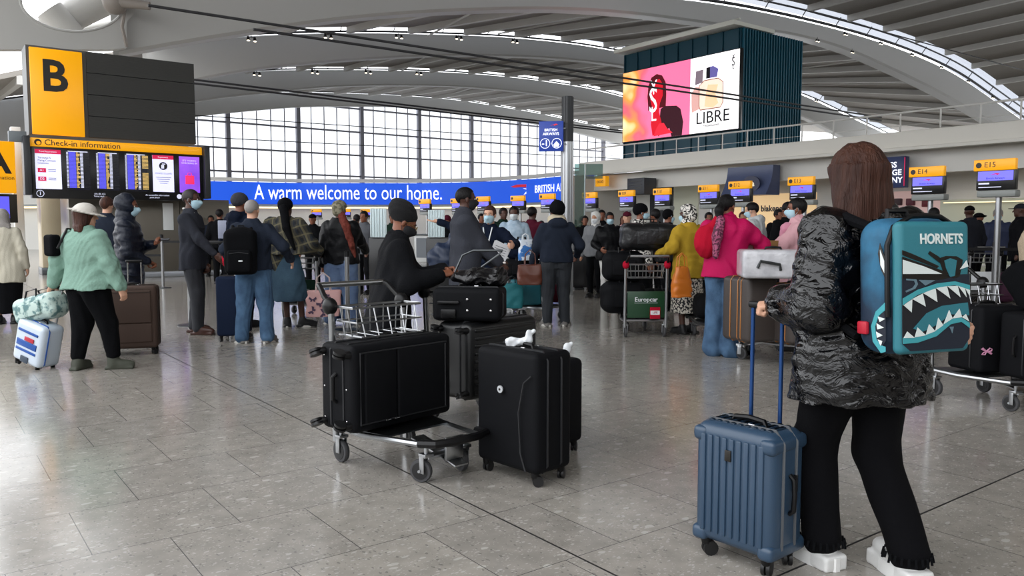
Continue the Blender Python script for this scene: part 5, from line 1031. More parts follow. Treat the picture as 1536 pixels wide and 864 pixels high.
# ---- man in grey suit
x, y = at(292, 500)
p = person('bald man in dark grey suit and blue mask stretching out his right hand', (x, y), -92, 1.80, .97, 'dark', .008, feet=((-.09, -.04, 5), (.12, .10, -5)), hands=((-.12, .10, .88), (.16, .38, .97)), elbow=((-.4, -1, -.3), (.6, -1, -.3)), curl=(.5, .25), palms=((1, 0, 0), (-1, 0, 0)), mask=M_MASK, turn=0, eyes=True, hair=('buzz', mat('stubble', '1c1210', .6)),
           top=dict(m=M_SUITG, hem=.76, loose=.02, name='suit_jacket', fold=.004, freq=26), bottom=dict(m=mat('suit_trousers', '24262c', .8, bump=.2, bscale=80), r=(.10, .078, .068)), shoes=mat('shoe_brown', '3d1e14', .35))
g = MB(); g.tube([p['up'](-.05, .06, 1.415), p['up'](-.03, -.08, 1.475), p['up'](.03, -.08, 1.475), p['up'](.05, .06, 1.415)], .014, 6); g.build('shirt_collar', M_WHT2, p['T'])
# ---- navy case, backpacker, hooded friend
c = G(340, 513); suitcase('tall navy soft suitcase standing between the suited man and the backpacker', .33, .44, .76, M_SUITN, (c.x+.03, c.y+.20, 0), 8, rod=.22, rodm=M_STEEL, pocket=False, zips=2, wr=.028)
x, y = at(383, 514)
p = person('grey-haired man in navy jacket and jeans wearing a black backpack', (x, y), 8, 1.64, 1.08, 'light', .009, feet=((-.15, 0, 40), (.15, -.03, -20)), turn=-15, hair=('buzz', M_HAIRG), hands=((-.30, .22, .95), (.40, .10, .95)), top=dict(m=M_MARL, hem=.88, loose=.03, fold=.005, freq=26), bottom=dict(m=M_DENIM, r=(.11, .088, .075), freq=24, fold=.005), shoes=M_SHOEG, sole=M_SOLEW)
bk = backpack('large black backpack worn by the grey-haired man in jeans', .34, .20, .52, M_BLACKF, (x-.05, y-.27, .80), 10)
g = MB(); g.box((0.02, -.165, .16), (.022, .002, .008), .002); g.build('logo_patch', M_WPL, bk)
person('traveller in grey beanie and dark navy hooded jacket behind the backpacker', ax(362, 10.6), -30, 1.77, 1.05, 'brown', .010, turn=-10, hair=('beanie', M_BEANG), top=dict(m=M_NAVYF, hem=.80, hoodback=1, loose=.04), bottom=Tr(M_BLACKF))
T = thing('red_carrier_bag', 'small red bag hanging beside the black backpack', 'bag', (*ax(345, 9.6), .88)); b = Blob(.01); b.box((0, 0, .10), (.09, .04, .12), .03); b.folds(.003, 30); b.build('shell', M_RED, T); g = MB(); g.tube([(-.03, 0, .21), (0, 0, .28), (.03, 0, .21)], .006, 6); g.build('handle', M_RED, T)
# ---- woman in plaid shawl
x, y = at(432, 491)
p = person('woman in plaid wool shawl, black headscarf and long teal skirt', (x, y), -18, 1.70, 1.2, 'dark', .010, feet=((-.02, .02, 30), (.16, .1, -50)), hands=((-.2, .2, 1.0), (.3, .3, 1.0)), hair=('beanie', M_BLACKF), top=dict(m=M_PLAID, hem=.98, loose=.05, hemw=.05, arm=.09, name='plaid_shawl', fold=.006, freq=22), bottom=dict(m=M_TEALS, kind='skirt', hem=.36, w=.27), shoes=M_SHOEB, sole=M_SOLEW)
b = Blob(.01); b.chain([p['hp'](.03, -.10, .0), p['up'](.12, -.17, 1.32), p['up'](.22, -.15, 1.05)], [.06, .05, .02], k=.02); b.build('scarf_tail', M_BLACKF, p['T'])
g = Blob(.01); g.loft([(.74, -.08, -.10, .03, .03), (.92, -.12, -.09, .14, .06), (1.05, -.12, -.06, .20, .10)], k=.02); g.build('shawl_corner', M_PLAID, p['T'])
# ---- person with patterned cap and rust scarf
x, y = at(497, 488); 
p = person('traveller in patterned cap, black jacket and pale blue jeans with a rust scarf', (x+.12, y+.10), -12, 1.68, 1.18, 'brown', .010, feet=((-.18, .02, 55), (.12, .05, -20)), hands=((-.26, -.02, .76), (.2, .4, 1.0)), curl=(1.2, .5), hair=('wrap', M_KHAKI), top=dict(m=M_PUFF, hem=.84, loose=.05, fold=.006, freq=26), bottom=dict(m=M_DENIML, r=(.12, .10, .085)), shoes=M_SHOEB, sole=M_SOLEW)
b = Blob(.01); b.chain([p['hp'](.05, -.09, -.05), p['up'](.15, -.14, 1.35), p['up'](.22, -.12, 1.1), p['up'](.24, -.08, .95)], [.05, .055, .04, .02], k=.02); b.folds(.003, 40); b.build('rust_scarf', M_RUST, p['T'])
# pink tote with butterflies
q = G(486, 497); T = tote('pink tote bag with dark butterfly print hanging from a hand', .42, .12, .33, mat('tote_pink', 'b98f8c', .6), (q.x+.06, q.y-.25, .22), 4, strap=mat('tote_strap', 'b8a4a0', .6), sh=.22)
g = MB()
for i, (bx_, bz_, s_) in enumerate(((-.12, .22, .045), (-.02, .17, .055), (-.13, .08, .05), (.0, .05, .05), (.07, .25, .04), (.10, .13, .035))):
    for q_ in (-1, 1): g.prism([(0, 0), (q_*.9, .7), (q_*1.1, .1), (q_*.6, -.2), (q_*.7, -.7), (q_*.2, -.6)], 0, .05, Matrix.Translation((bx_, -.068, bz_)) @ RX @ Matrix.Rotation(.5*i, 4, 'Z') @ Matrix.Diagonal((s_, s_, s_, 1)))
g.build('butterfly_print', mat('butterfly_dark', '3b2440', .6), T)
c = G(505, 485); suitcase('small blue suitcase on the floor beyond the butterfly tote', .34, .2, .36, mat('case_midblue', '1f4d7c', .5), (c.x, c.y+.2, 0), 10, pocket=False, wr=.02)
trolley('luggage trolley with a dark green panel behind the plaid-shawl woman', (*ax(452, 12.1), 0), 10, panel=M_DKGRN, panel_text='THE', group='airport luggage trolleys')
duffel('black holdall on the trolley behind the plaid-shawl woman', .46, .14, M_SUITB, (*ax(452, 12.2), .235), 10)
# ---- foreground trolley and its suitcases
trolley('steel luggage trolley in the foreground, empty wire basket, under a black suitcase', (-.565, 4.375, 0), -135, group='airport luggage trolleys')
def big_case_detail(T, w, d, h):
    g = MB(); g.tube([(-w/2+.06, -d/2-.02, h*.16), (-w/2+.06, -d/2-.02, h*.88), (-w/2+.09, -d/2-.022, h*.92), (w*.28, -d/2-.022, h*.92), (w*.33, -d/2-.02, h*.85), (w*.33, -d/2-.02, h*.16)], .004, 6); g.build('piping', M_ZIP, T)
def end_detail(T, w, d, h):
    z0 = .08
    g = MB(); g.tube([(-.075, .0, z0), (-.06, 0, z0-.022), (.06, 0, z0-.022), (.075, 0, z0)], .012, 8); g.build('bottom_handle', M_PLB, T)
    for x_ in (-.17, 0, .17):
        for y_ in (-.09, .10):
            g = MB(); g.ell((x_, y_, z0-.001), (.0055, .0055, .004)); g.build('stud', M_CHROME, T, True)
    g = MB(); g.tube([(-w/2+.04, -d/2-.012, .12), (-w/2+.04, -d/2-.012, h-.06), (w/2-.05, -d/2-.012, h-.06), (w/2-.05, -d/2-.012, .12)], .005, 6, True); g.build('pocket_piping', M_ZIP, T)
    for z_ in (.30, .36): g = MB(); g.box((w/2-.05, -d/2-.02, z_), (.004, .004, .018), .002); g.build('zip_pull', M_CHROME, T)
# lying on its long edge: suitcase local z -> world long axis
L = Vector((.66, .752, 0)); Nn = Vector((.752, -.66, 0)); UP3 = Vector((0, 0, 1))      # L along the trolley's width, Nn faces its nose
wS, dS, hS = .47, .29, .74
base = Vector((-.79, 4.165, 0)) - Nn*0
# local axes: x (width) -> up, y (front is -y) -> -Nn , z (height) -> L ; wheels at the low (left) end
X_, Y_, Z_ = UP3, -Nn, L
if X_.cross(Y_).dot(Z_) < 0: X_ = -UP3
o = Vector((-.845, 4.10, .235+wS/2)) - Nn*(dS/2) - L*.055
mtx = Matrix(((X_.x, Y_.x, Z_.x, o.x), (X_.y, Y_.y, Z_.y, o.y), (X_.z, Y_.z, Z_.z, o.z), (0, 0, 0, 1)))
suitcase('big black soft suitcase lying on its side across the foreground trolley', wS, dS, hS+.06, M_SUITB, mtx=mtx, zips=2, wr=.034, logo=end_detail, group='black suitcases in the foreground')
# standing pair
def cc(T, w, d, h):
    g = MB(); g.lathe([(.019, -.004), (.019, .004)], 24, Matrix.Translation((-.02, -d/2-.016, h*.70)) @ RX); l = g.build('round_logo', mat('logo_silver', 'c6c9cc', .3, .3), T)
    g = MB(); g.lathe([(.006, -.002), (.006, .002)], 12, Matrix.Translation((-.02, -d/2-.021, h*.70)) @ RX); g.build('logo_mark', M_INK, l); g = MB(); pts = [(w*.36, -d/2-.016, h*.12), (w*.28, -d/2-.016, h*.25), (w*.25, -d/2-.016, h*.55), (w*.33, -d/2-.016, h*.78), (w*.44, -d/2-.012, h*.84)]; g.tube(pts, .004, 6); g.build('piping', M_ZIP, T)
p1, p2, p3 = Vector((-.143, 4.28)), Vector((.127, 4.0)), Vector((.265, 4.13)); wd_ = (p2-p1).normalized(); an = math.degrees(math.atan2(wd_.y, wd_.x)); ce = (p1+p2)/2+(p3-p2)/2
suitcase('black suitcase with silver round logo standing on its wheels in the foreground', .46, .27, .69, M_SUITB, (ce.x, ce.y, 0), an, zips=2, pocket=False, wr=.028, logo=cc, group='black suitcases in the foreground')
suitcase('smaller black suitcase standing right behind the one with the round logo', .40, .24, .56, M_SUITB, (.20, 4.72, 0), an, zips=1, pocket=False, wr=.026, group='black suitcases in the foreground')
def tissue(lab, loc, s=1):
    T = thing('tied_plastic_strip', lab, 'plastic strip', loc); b = Blob(.004); b.ell((0, 0, .025), (.05*s, .02, .022), k=.02); b.ell((.045*s, 0, .05), (.022, .018, .035), k=.01); b.ell((-.05*s, 0, .02), (.03, .022, .03), k=.01); b.cap((.02, 0, .03), .012, (.07*s, .01, .08), .010, k=.01); b.folds(.003, 60); b.build('knot', M_WPL, T)
tissue('white plastic knotted on the top handle of the logo suitcase', (.045, 4.21, .695)); tissue('white plastic knotted on the smaller suitcase behind', (.28, 4.66, .56))
# ---- second trolley, ribbed case, vanity bag on top
trolley('second steel luggage trolley behind, mostly hidden under a ribbed black case', (-.15, 5.42, 0), -135, group='airport luggage trolleys')
mtx = Matrix(((0, .62, .785, -.445), (0, -.785, .62, 5.0), (1, 0, 0, .235+.245), (0, 0, 0, 1)))
mtx = Matrix(((X_.x, Y_.x, Z_.x, -.42), (X_.y, Y_.y, Z_.y, 4.98), (X_.z, Y_.z, Z_.z, .48), (0, 0, 0, 1)))
suitcase('black ribbed hard suitcase on its side on the second trolley', .49, .30, .74, mat('hard_black', '0a0b0d', .4), mtx=mtx, soft=False, rib='vert', pocket=False, zips=1, wr=.028, group='black suitcases in the foreground')
def rivets(T, w, d, h):
    for x_ in (-.05, .10):
        for z_ in (.07, .14): g = MB(); g.ell((x_+.06, -d/2-.002, z_), (.009, .006, .009)); g.build('rivet', M_CHROME, T, True)
    g = MB(); g.box((-.11, -d/2-.01, .12), (.07, .012, .012), .008); g.box((-.11, -d/2-.012, .05), (.05, .01, .03), .01); g.build('clasp', M_PLB, T)
suitcase('squat black travel case on top of the ribbed suitcase', .44, .30, .21, M_SUITB, (-.27, 5.16, .732), -8, wheels=0, pocket=False, zips=1, logo=rivets, name='travel_case', side_handle=False)
# ---- woman in black coat and beanie
x, y = ax(584, 5.4)
p = person('woman in black coat, black beanie, glasses and black mask looking down', (x, y), -80, 1.475, 1.2, 'brown', .007, lean=9, nod=20, hands=((.04, .37, 1.03), (.19, .33, 1.01)), elbow=((-.5, -1, -.5), (.5, -.6, -.8)), curl=(1.0, 1.0), palms=((.5, 0, -.8), (-.5, 0, -.8)), mask=M_MASKB, eyes=True, glasses=True, hair=('slouch', mat('beanie_black', '08080b', .95, bump=.4, bscale=150)),
           top=dict(m=M_COATB, hem=.42, hemw=.09, loose=.045, arm=.07, name='coat', fold=.006, freq=24, collar=.03), bottom=dict(m=M_BLACKF))
# black foldable frame handle and loose black bag on the case
T = thing('crumpled_black_bag', 'shiny crumpled black bag with a wire handle on the travel case', 'bag', (-.22, 5.18, .945)); b = Blob(.008); b.ell((0, 0, .055), (.17, .10, .055)); b.ell((.12, .02, .06), (.07, .07, .06), k=.03); b.folds(.008, 45); b.build('shell', mat('shiny_black', '0d0d10', .3, bump=.6, bscale=30), T)
g = MB(); g.tube([(-.15, 0, .09), (-.10, 0, .20), (-.03, 0, .23), (.16, 0, .23), (.13, .02, .20), (.02, .02, .12)], .007, 8); g.build('wire_handle', M_STEELD, T)
# ---- man in grey coat, facing right
x, y = ax(698, 8.3)
p = person('man with cropped hair in dark grey coat facing right, blue drawstring bag', (x, y), -78, 1.74, 1.05, 'dark', .009, hands=((-.12, .35, .92), (.14, .38, .90)), elbow=((-.5, -1, -.5), (.5, -1, -.6)), curl=(.8, .8), mask=M_MASKB, hair=('buzz', M_HAIRB), eyes=True, top=dict(m=M_GREYC, hem=.60, loose=.045, name='coat', collar=.03, fold=.005, freq=24), bottom=Tr(M_BLACKF))
p['T']['label'] = 'man with cropped black hair in dark grey coat and mask facing right'
T = thing('drawstring_bag', 'navy drawstring bag on the back of the grey-coated man', 'bag', (*ax(664, 8.45), .80), R(5)); b = Blob(.01); b.ell((0, 0, .17), (.17, .10, .19)); b.cap((.06, 0, .30), .07, (.12, .0, .46), .025, k=.04); b.folds(.008, 30); b.build('shell', mat('drawstring_navy', '16243c', .5, bump=.5, bscale=20, stretch=(1, 1, .1)), T); g = MB(); g.tube([(.12, 0, .45), (.17, .02, .55), (.22, .05, .60)], .006, 5); g.build('cord', M_WPL, T)
# ---- uniformed staff woman
x, y = ax(735, 9.7)
p = person('staff woman in navy uniform and blue mask holding white papers', (x, y), 165, 1.59, 1.0, 'light', .009, hands=((-.38, .35, 1.12), (.70, .10, 1.42)), elbow=((-.5, -.6, -.5), (.3, -.5, -.8)), hdir=(None, (1, 0, .05)), palms=((1, 0, 0), (0, 0, 1)), curl=(.9, .12), mask=M_MASK, hair=('back', M_HAIRBR), eyes=True, top=J(M_NAVYF, hem=.85, loose=.02), bottom=Tr(M_NAVYF))
g = MB(); g.tube([p['up'](-.06, .10, 1.42), p['up'](-.02, .16, 1.20), p['up'](0, .165, 1.10), p['up'](.02, .16, 1.20), p['up'](.06, .10, 1.42)], .008, 6); g.build('lanyard', M_WPL, p['T'])
T = thing('paper_sheets', 'white printed sheets held by the staff woman in navy', 'papers', PD(748, 382, 9.28)); g = MB(); 
for k_ in range(3): g.box((0, .004*k_, 0), (.10, .0008, .14), 0, Matrix.Rotation(.35+.06*k_, 4, 'Y'))
g.build('sheets', mat('paper_white', 'c8c9cc', .8), T); g = MB()
for k_ in range(7): g.box((0, -.0015, .09-.028*k_), (.07, .0006, .003), 0, Matrix.Rotation(.35, 4, 'Y'))
g.build('print_lines', mat('print_grey', '55565c', .8), T)
# ---- turbaned woman from behind
x, y = at(834, 489)
p = person('woman from behind in navy hooded top, black turban and striped black joggers', (x, y), 6, 1.66, 1.12, 'brown', .009, feet=((-.12, 0, 15), (.13, .03, -25)), hands=((-.30, .16, .84), (.32, .2, .95)), hair=('turban', M_BLACKF), turn=15, top=dict(m=M_MARL, hem=.88, loose=.035, hoodback=1, fold=.005, freq=24), bottom=dict(m=mat('jogger_dark', '22262c', .8, bump=.2, bscale=80), r=(.11, .082, .062)), shoes=M_SHOEG, sole=M_SOLEW)
b = Blob(.01); b.cap(p['up'](-.05, -.02, 1.46), .075, p['up'](.05, -.03, 1.46), .078, k=.02); b.folds(.003, 40); b.build('cream_scarf', M_BEIGE, p['T'])
g = MB(); g.tube([Vector((-.175, 0, .86)), p['kn'][0]+Vector((-.08, 0, 0)), p['an'][0]+Vector((-.062, 0, 0))], .007, 6); g.build('side_stripe', M_WPL, p['T'])
# luggage trolley in front of her with teal, maroon and brown bags
tx, ty = ax(812, 11.35); trolley('luggage trolley loaded with teal and maroon bags before the turbaned woman', (tx-.1, ty+.1, 0), 60, panel=None)
suitcase('teal suitcase low on the loaded trolley before the turbaned woman', .42, .26, .36, mat('teal_case', '17606c', .6), (tx-.22, ty-.02, .235), 6, wheels=0, pocket=False)
duffel('maroon holdall between the teal case and the turbaned woman', .44, .13, M_MAROON, (tx+.08, ty+.30, .235), 10)
tote('brown leather handbag hanging beside the turbaned woman hip', .34, .16, .27, mat('leather_brown', '5f2f1e', .4), (*ax(795, 10.75), .56), 5, strap=mat('leather_brown', '5f2f1e', .4), sh=.2, name='handbag')
duffel('black holdall piled above the teal case on the loaded trolley', .48, .14, M_SUITB, (tx-.30, ty+.12, .60), 5); duffel('dark navy soft bag, topmost on the loaded trolley', .42, .13, M_NAVYF, (tx-.28, ty+.14, .88), -6)
T = tote('teal folded pushchair bag left of the brown leather handbag', .30, .2, .34, mat('teal_cloth', '1c7078', .6), (*ax(768, 11.0), .22), 12, sh=.1)
tote('blue and white carrier bag above the brown leather handbag', .2, .12, .30, mat('blue_white_bag', '2f6fb5', .5, c2='d5dde6', cscale=8, thr=(.45, .5)), (*ax(788, 11.3), .86), 10, sh=.08, strap=M_WPL)
# ---- far travellers around the middle
def far(lab, x, d, rz, H, top, hair, skin='brown', mask=None, wd=1.05, bot=M_BLACKF, res=.014, kind='short', hem=.82, nofing=True, **k):
    return person(lab, ax(x, d), rz, H, wd, skin, res, fingers=not nofing, top=dict(m=top, hem=hem, loose=.04), bottom=Tr(bot), hair=(kind, hair), mask=mask, **k)
far('traveller in pale denim jacket and white mask left of the turbaned woman', 771, 13.5, 175, 1.68, M_BDEN, M_HAIRB, 'dark', mat('mask_white', 'cdd3d6', .8)); far('traveller in maroon top beyond the turbaned woman shoulder', 798, 14.5, -30, 1.70, M_MAROON, M_HAIRB, 'dark'); far('short-haired traveller in dark green top left of the pale denim jacket', 755, 16, 200, 1.72, M_DKGRN, M_HAIRB, 'dark')
person('woman in black puffer jacket, white trousers and blue mask standing in the queue', ax(914, 14.2), 185, 1.60, 1.12, 'brown', .012, hands=((-.2, .25, .95), (.2, .25, .95)), top=dict(m=M_PUFF, hem=.80, loose=.05), bottom=Tr(M_WHT2), hair=('back', M_HAIRB), mask=M_MASK)
far('grey-jacketed traveller with pale scarf left of the black puffer woman', 893, 15.2, 150, 1.62, mat('grey_jacket', '6d6f72', .8), M_WHT2, 'tan', M_WPL, kind='scarfwrap'); far('traveller with a brown bag close to the slim column', 877, 18.6, 180, 1.6, M_BLACKF, M_HAIRB, 'brown')
person('traveller in black beanie, pink collar and blue mask behind the bag pile', ax(960, 11.6), -80, 1.66, 1.15, 'brown', .010, top=dict(m=M_PATT, hem=.8, loose=.05, name='patterned_jacket'), bottom=Tr(M_BLACKF), hair=('beanie', M_BLACKF), mask=M_MASK, eyes=True, turn=-5)
far('traveller in dark hat behind the black beanie traveller', 940, 14.5, 170, 1.62, M_MARL, M_MAROON, 'light', kind='cap'); far('dark-haired traveller in black right of the black beanie traveller', 982, 13.6, 20, 1.64, M_BLACKF, M_HAIRB); far('traveller in dark puffer jacket left of the yellow jacket woman', 1001, 12.8, -60, 1.62, M_PUFF, M_BLACKF, 'brown', M_MASK, kind='back')
# ---- black bags trolley with green panel
trolley('trolley with dark green advert panel and red joint knobs stacked with black bags', (1.60, 9.98, 0), 2, panel=mat('panel_green', '0d3a1e', .4), panel_text='Europcar', knob=M_RED)
duffel('lowest big black holdall left of the green trolley panel', .56, .20, M_SUITB, (1.42, 10.20, .24), 4, sq=(1, 1.0)); duffel('middle big black holdall left of the green trolley panel', .54, .19, M_SUITB, (1.42, 10.20, .645), -3, sq=(1, 1.0))
duffel('black nylon holdall, topmost on the green panel trolley', .72, .17, mat('nylon_black', '0e0f12', .4, bump=.5, bscale=16), (1.72, 10.10, 1.04), 5); duffel('small black bag low behind the green trolley panel', .36, .15, M_SUITB, (1.86, 10.24, .24), 4)
T = thing('luggage_tag', 'red and white paper tag hanging under the green trolley panel', 'tag', (1.72, 9.57, .30)); g = MB(); g.box((0, 0, 0), (.062, .002, .07), .002); g.build('card', M_RED, T); g = MB(); g.box((0, -.003, .005), (.055, .001, .025)); g.build('white_band', M_WPL, T)
text_mesh('lettering', 'LIFE', .035, M_RED, T, Matrix.Translation((0, -.006, .005)) @ RX)
# ---- woman in mustard jacket
x, y = at(1030, 501)
p = person('woman in mustard yellow jacket and black and white patterned headwrap', (x+.02, y+.05), 38, 1.60, 1.12, 'dark', .009, lean=3, hands=((-.30, .22, 1.00), (.1, .38, 1.05)), curl=(1.0, .9), hair=('wrap', M_PATT), mask=M_MASK, top=dict(m=M_YELC, hem=.74, loose=.055, fold=.006, freq=24, name='mustard_jacket'), bottom=dict(m=M_PATT2, kind='skirt', hem=.28, w=.24), shoes=M_SHOEB)
b = Blob(.01); b.cap(p['up'](0, -.03, 1.42), .085, p['up'](0, .0, 1.47), .08, k=.02); b.build('neck_scarf', M_PATT, p['T'])
q = PD(1022, 446, 9.35); tote('orange carrier bag hanging from the mustard jacket woman hand', .24, .12, .36, mat('orange_bag', 'c06a1a', .4, bump=.4, bscale=12), (q.x, 9.35, q.z), 12, strap=mat('orange_bag', 'c06a1a', .4), sh=.16, topw=.6, name='carrier_bag')
trolley('trolley half hidden between the mustard jacket and magenta shirt women', (2.42, 9.55, 0), 10, group='airport luggage trolleys'); duffel('black holdall on the trolley between mustard and magenta clothed women', .4, .15, M_SUITB, (2.40, 9.62, .235), 5)
# ---- woman in magenta shirt
x, y = at(1086, 534)
p = person('woman in magenta shirt and wide jeans with a red bag and black ponytail', (x, y), -28, 1.66, 1.1, 'brown', .009, feet=((-.12, .0, 20), (.08, -.02, -40)), hands=((-.1, .36, 1.12), (.26, .36, 1.13)), elbow=((-.6, -.7, -.4), (.9, -.4, -.6)), curl=(.8, .5), hair=('pony', M_HAIRB), turn=-20, top=dict(m=M_PINK, hem=.84, loose=.05, fold=.007, freq=24, hemw=.01, name='shirt', collar=.02), bottom=dict(m=M_DENIM, r=(.11, .095, .11), len=1.0, fold=.006, freq=22), shoes=M_SHOEB)
T = thing('red_shoulder_bag', 'red cloth bag with patterned scarf behind the magenta shirt shoulder', 'bag', (x-.22, y-.05, 1.02), R(-20)); b = Blob(.01); b.ell((0, 0, .16), (.12, .10, .17)); b.cap((.02, 0, .25), .07, (.10, 0, .38), .04, k=.03); b.folds(.005, 28); b.build('shell', M_RED, T); b = Blob(.01); b.chain([(.14, -.04, .38), (.12, -.08, .22), (.11, -.08, .02)], [.045, .05, .03], k=.02); b.folds(.003, 50); b.build('patterned_scarf', mat('scarf_print', '4a1430', .7, c2='a05070', cscale=40, thr=(.45, .55)), T)
# ---- brown cases trolley
trolley('trolley carrying grey-brown suitcases with tan zips', (2.62, 7.95, 0), 55)
M_GBR = mat('grey_brown_case', '3c3532', .5); M_TAN = mat('tan_zip', 'a8703c', .5)
suitcase('grey-brown suitcase with two tan zips tilted against the trolley', .34, .42, .62, M_GBR, (2.30, 7.72, .235), 22, wheels=0, soft=False, zips=3, zipm=M_TAN, pocket=False, tilt=0)
suitcase('second grey-brown suitcase with tan zips, right of the blue pull handle', .34, .40, .56, M_GBR, (2.68, 7.60, .235), 24, wheels=0, soft=False, zips=3, zipm=M_TAN, pocket=False)
T = suitcase('pale case wrapped in clear plastic lying on the tan zip suitcases', .60, .44, .26, mat('wrapped_case', 'a9a9ae', .3, bump=.5, bscale=14, coat=.5, c2='c8c8cc', cscale=7), (2.42, 7.42, .862), -8, wheels=0, pocket=False, zips=0, soft=True, side_handle=False, name='wrapped_suitcase')
g = MB(); g.tube([(-.17, -.225, .10), (-.15, -.25, .16), (.02, -.25, .13), (.03, -.225, .08)], .014, 8); g.build('front_handle', M_STEELD, T)
# ---- woman in pink coat
x, y = ax(1194, 8.6)
p = person('woman in pale pink coat and blue mask facing left, handing over papers', (x, y), 78, 1.64, 1.08, 'brown', .008, hands=((-.10, .42, 1.12), (.10, .40, 1.10)), elbow=((-.6, -.8, -.4), (.6, -.8, -.4)), curl=(.6, .6), hair=('back', M_HAIRB), mask=M_MASK, eyes=True, top=dict(m=M_PINKC, hem=.55, loose=.045, collar=.03, name='coat', fold=.005, freq=24), bottom=Tr(M_BLACKF))
b = Blob(.01); b.cap(p['up'](-.05, .10, 1.38), .05, p['up'](.05, .10, 1.38), .05, k=.02); b.cap(p['up'](-.05, .13, 1.36), .05, p['up'](-.03, .16, 1.15), .03, k=.02); b.folds(.004, 40); b.build('pink_scarf', mat('scarf_pink', 'c08094', .8), p['T'])
T = thing('paper_envelope', 'brown envelope and papers between the magenta shirt and pink coat women', 'papers', PD(1148, 371, 8.35)); g = MB(); g.box((0, 0, 0), (.13, .003, .075), .001, Matrix.Rotation(.3, 4, 'X')); g.build('envelope', mat('envelope_tan', '8a6438', .7), T); g = MB(); g.box((-.14, .01, .02), (.10, .002, .06), 0, Matrix.Rotation(-.2, 4, 'Y')); g.build('white_sheet', M_WPL, T)
# ---- background right
person('man in white hooded top and mask leaning left before the warm lit shop', ax(1138, 13.0), 60, 1.74, 1.05, 'light', .011, lean=10, top=dict(m=M_WHOOD, hem=.85, loose=.05, hoodback=1), bottom=Tr(M_BLACKF), hair=('short', M_HAIRB), mask=M_MASK, hands=((-.1, .4, 1.0), (.1, .4, 1.0)))
person('traveller in black jacket just left of the pink coat woman', ax(1180, 12.5), 20, 1.72, 1.15, 'brown', .012, fingers=False, top=J(M_BLACKF, loose=.05), bottom=Tr(M_BLACKF), hair=('short', M_HAIRB)); far('traveller in khaki top right of the magenta shirt woman', 1113, 17, 170, 1.66, M_KHAKI, M_HAIRBR, 'tan'); far('small figure in black beyond the white hooded man', 1166, 16.5, 200, 1.7, M_BLACKF, M_HAIRB)
person('traveller in black cap and dark coat before the far right shutter', ax(1452, 15.0), 15, 1.74, 1.15, 'dark', .011, fingers=False, top=J(M_CHAR, loose=.05, hem=.75), bottom=Tr(M_BLACKF), hair=('cap', M_BLACKF), turn=-30)
person('traveller in navy jacket, grey hair and blue mask at far right', ax(1494, 15.8), 150, 1.70, 1.1, 'tan', .011, fingers=False, top=J(mat('navy_jacket', '182444', .7), loose=.04), bottom=Tr(M_BLACKF), hair=('short', M_HAIRG), mask=M_MASK)
person('traveller in dark flat cap turned left beside the right picture edge', ax(1528, 14.4), 60, 1.76, 1.1, 'dark', .011, fingers=False, top=J(M_COATB, loose=.05, hem=.7), bottom=Tr(M_BLACKF), hair=('cap', M_CHAR)); far('dark-haired traveller peeping above the backpack of the long-haired woman', 1398, 13.5, 10, 1.66, M_BLACKF, M_HAIRB, kind='back'); far('traveller in black between cap wearer and masked navy jacket', 1466, 16.5, 40, 1.62, M_BLACKF, M_BLACKF, kind='hat')
tx, ty = ax(1462, 13.6+.6); trolley('trolley with a white panel and purple bags behind the steel queue post', (tx+.05, ty+.1, 0), -4, panel=M_WPL)
duffel('purple holdall right of the white trolley panel', .46, .20, mat('purple_bag', '3c1030', .6), (tx+.48, ty+.05, .0), 8, sq=(1, 1.35)); duffel('dark purple holdall left of the white trolley panel', .34, .2, mat('purple_dark', '2c1026', .6), (tx-.28, ty+.2, .235), 0, sq=(1, 1.2))
# far queue in the middle distance
for i, (lab, x, d, rz, H, tp, hr, kd) in enumerate((
    ('black-haired traveller in black between the suited man and grey beanie', 331, 19, 10, 1.76, M_BLACKF, M_HAIRB, 'short'), ('small traveller in white right of the suited man', 340, 22, 170, 1.55, M_WHT2, M_HAIRB, 'back'), ('small dark traveller just right of the suited man chest', 318, 22, 190, 1.66, M_MARL, M_HAIRB, 'short'),
    ('traveller in grey hooded top left of the left slatted divider', 547, 16, 160, 1.66, mat('grey_top', '4c4e54', .8), M_HAIRB, 'back'), ('traveller in black cap between plaid shawl and patterned cap', 470, 17, 180, 1.62, M_BLACKF, M_BLACKF, 'cap'), ('traveller in grey fleece behind the rust scarf', 536, 19, 20, 1.64, mat('grey_fleece', '5a5d64', .8), M_HAIRB, 'short'),
    ('traveller with maroon headband right of the left slatted divider', 671, 17, 180, 1.58, M_BLACKF, M_MAROON, 'beanie'), ('traveller in dark green behind the left slatted divider', 590, 18, 170, 1.66, M_DKGRN, M_HAIRB, 'short'),
    ('child-sized traveller far beyond the pale denim jacket', 812, 20, 180, 1.5, M_MARL, M_HAIRB, 'short'), ('dark traveller far behind the staff woman', 722, 19, 200, 1.66, M_CHAR, M_HAIRB, 'back'), ('light-haired traveller far left of the black beanie traveller', 935, 19.5, 160, 1.62, M_PINKC, M_HAIRBR, 'bob'), ('tall traveller in black beside the barrier panel', 902, 18, 180, 1.72, M_BLACKF, M_HAIRB, 'short'),
    ('traveller in dark grey right of the maroon top', 850, 21, 30, 1.7, M_CHAR, M_HAIRB, 'short'), ('traveller in black among the desks right of the patterned headwrap', 1062, 16.5, 180, 1.64, M_BLACKF, M_HAIRB, 'short'))):
    far(lab, x, d, rz, H, tp, hr, kind=kd, res=.018)
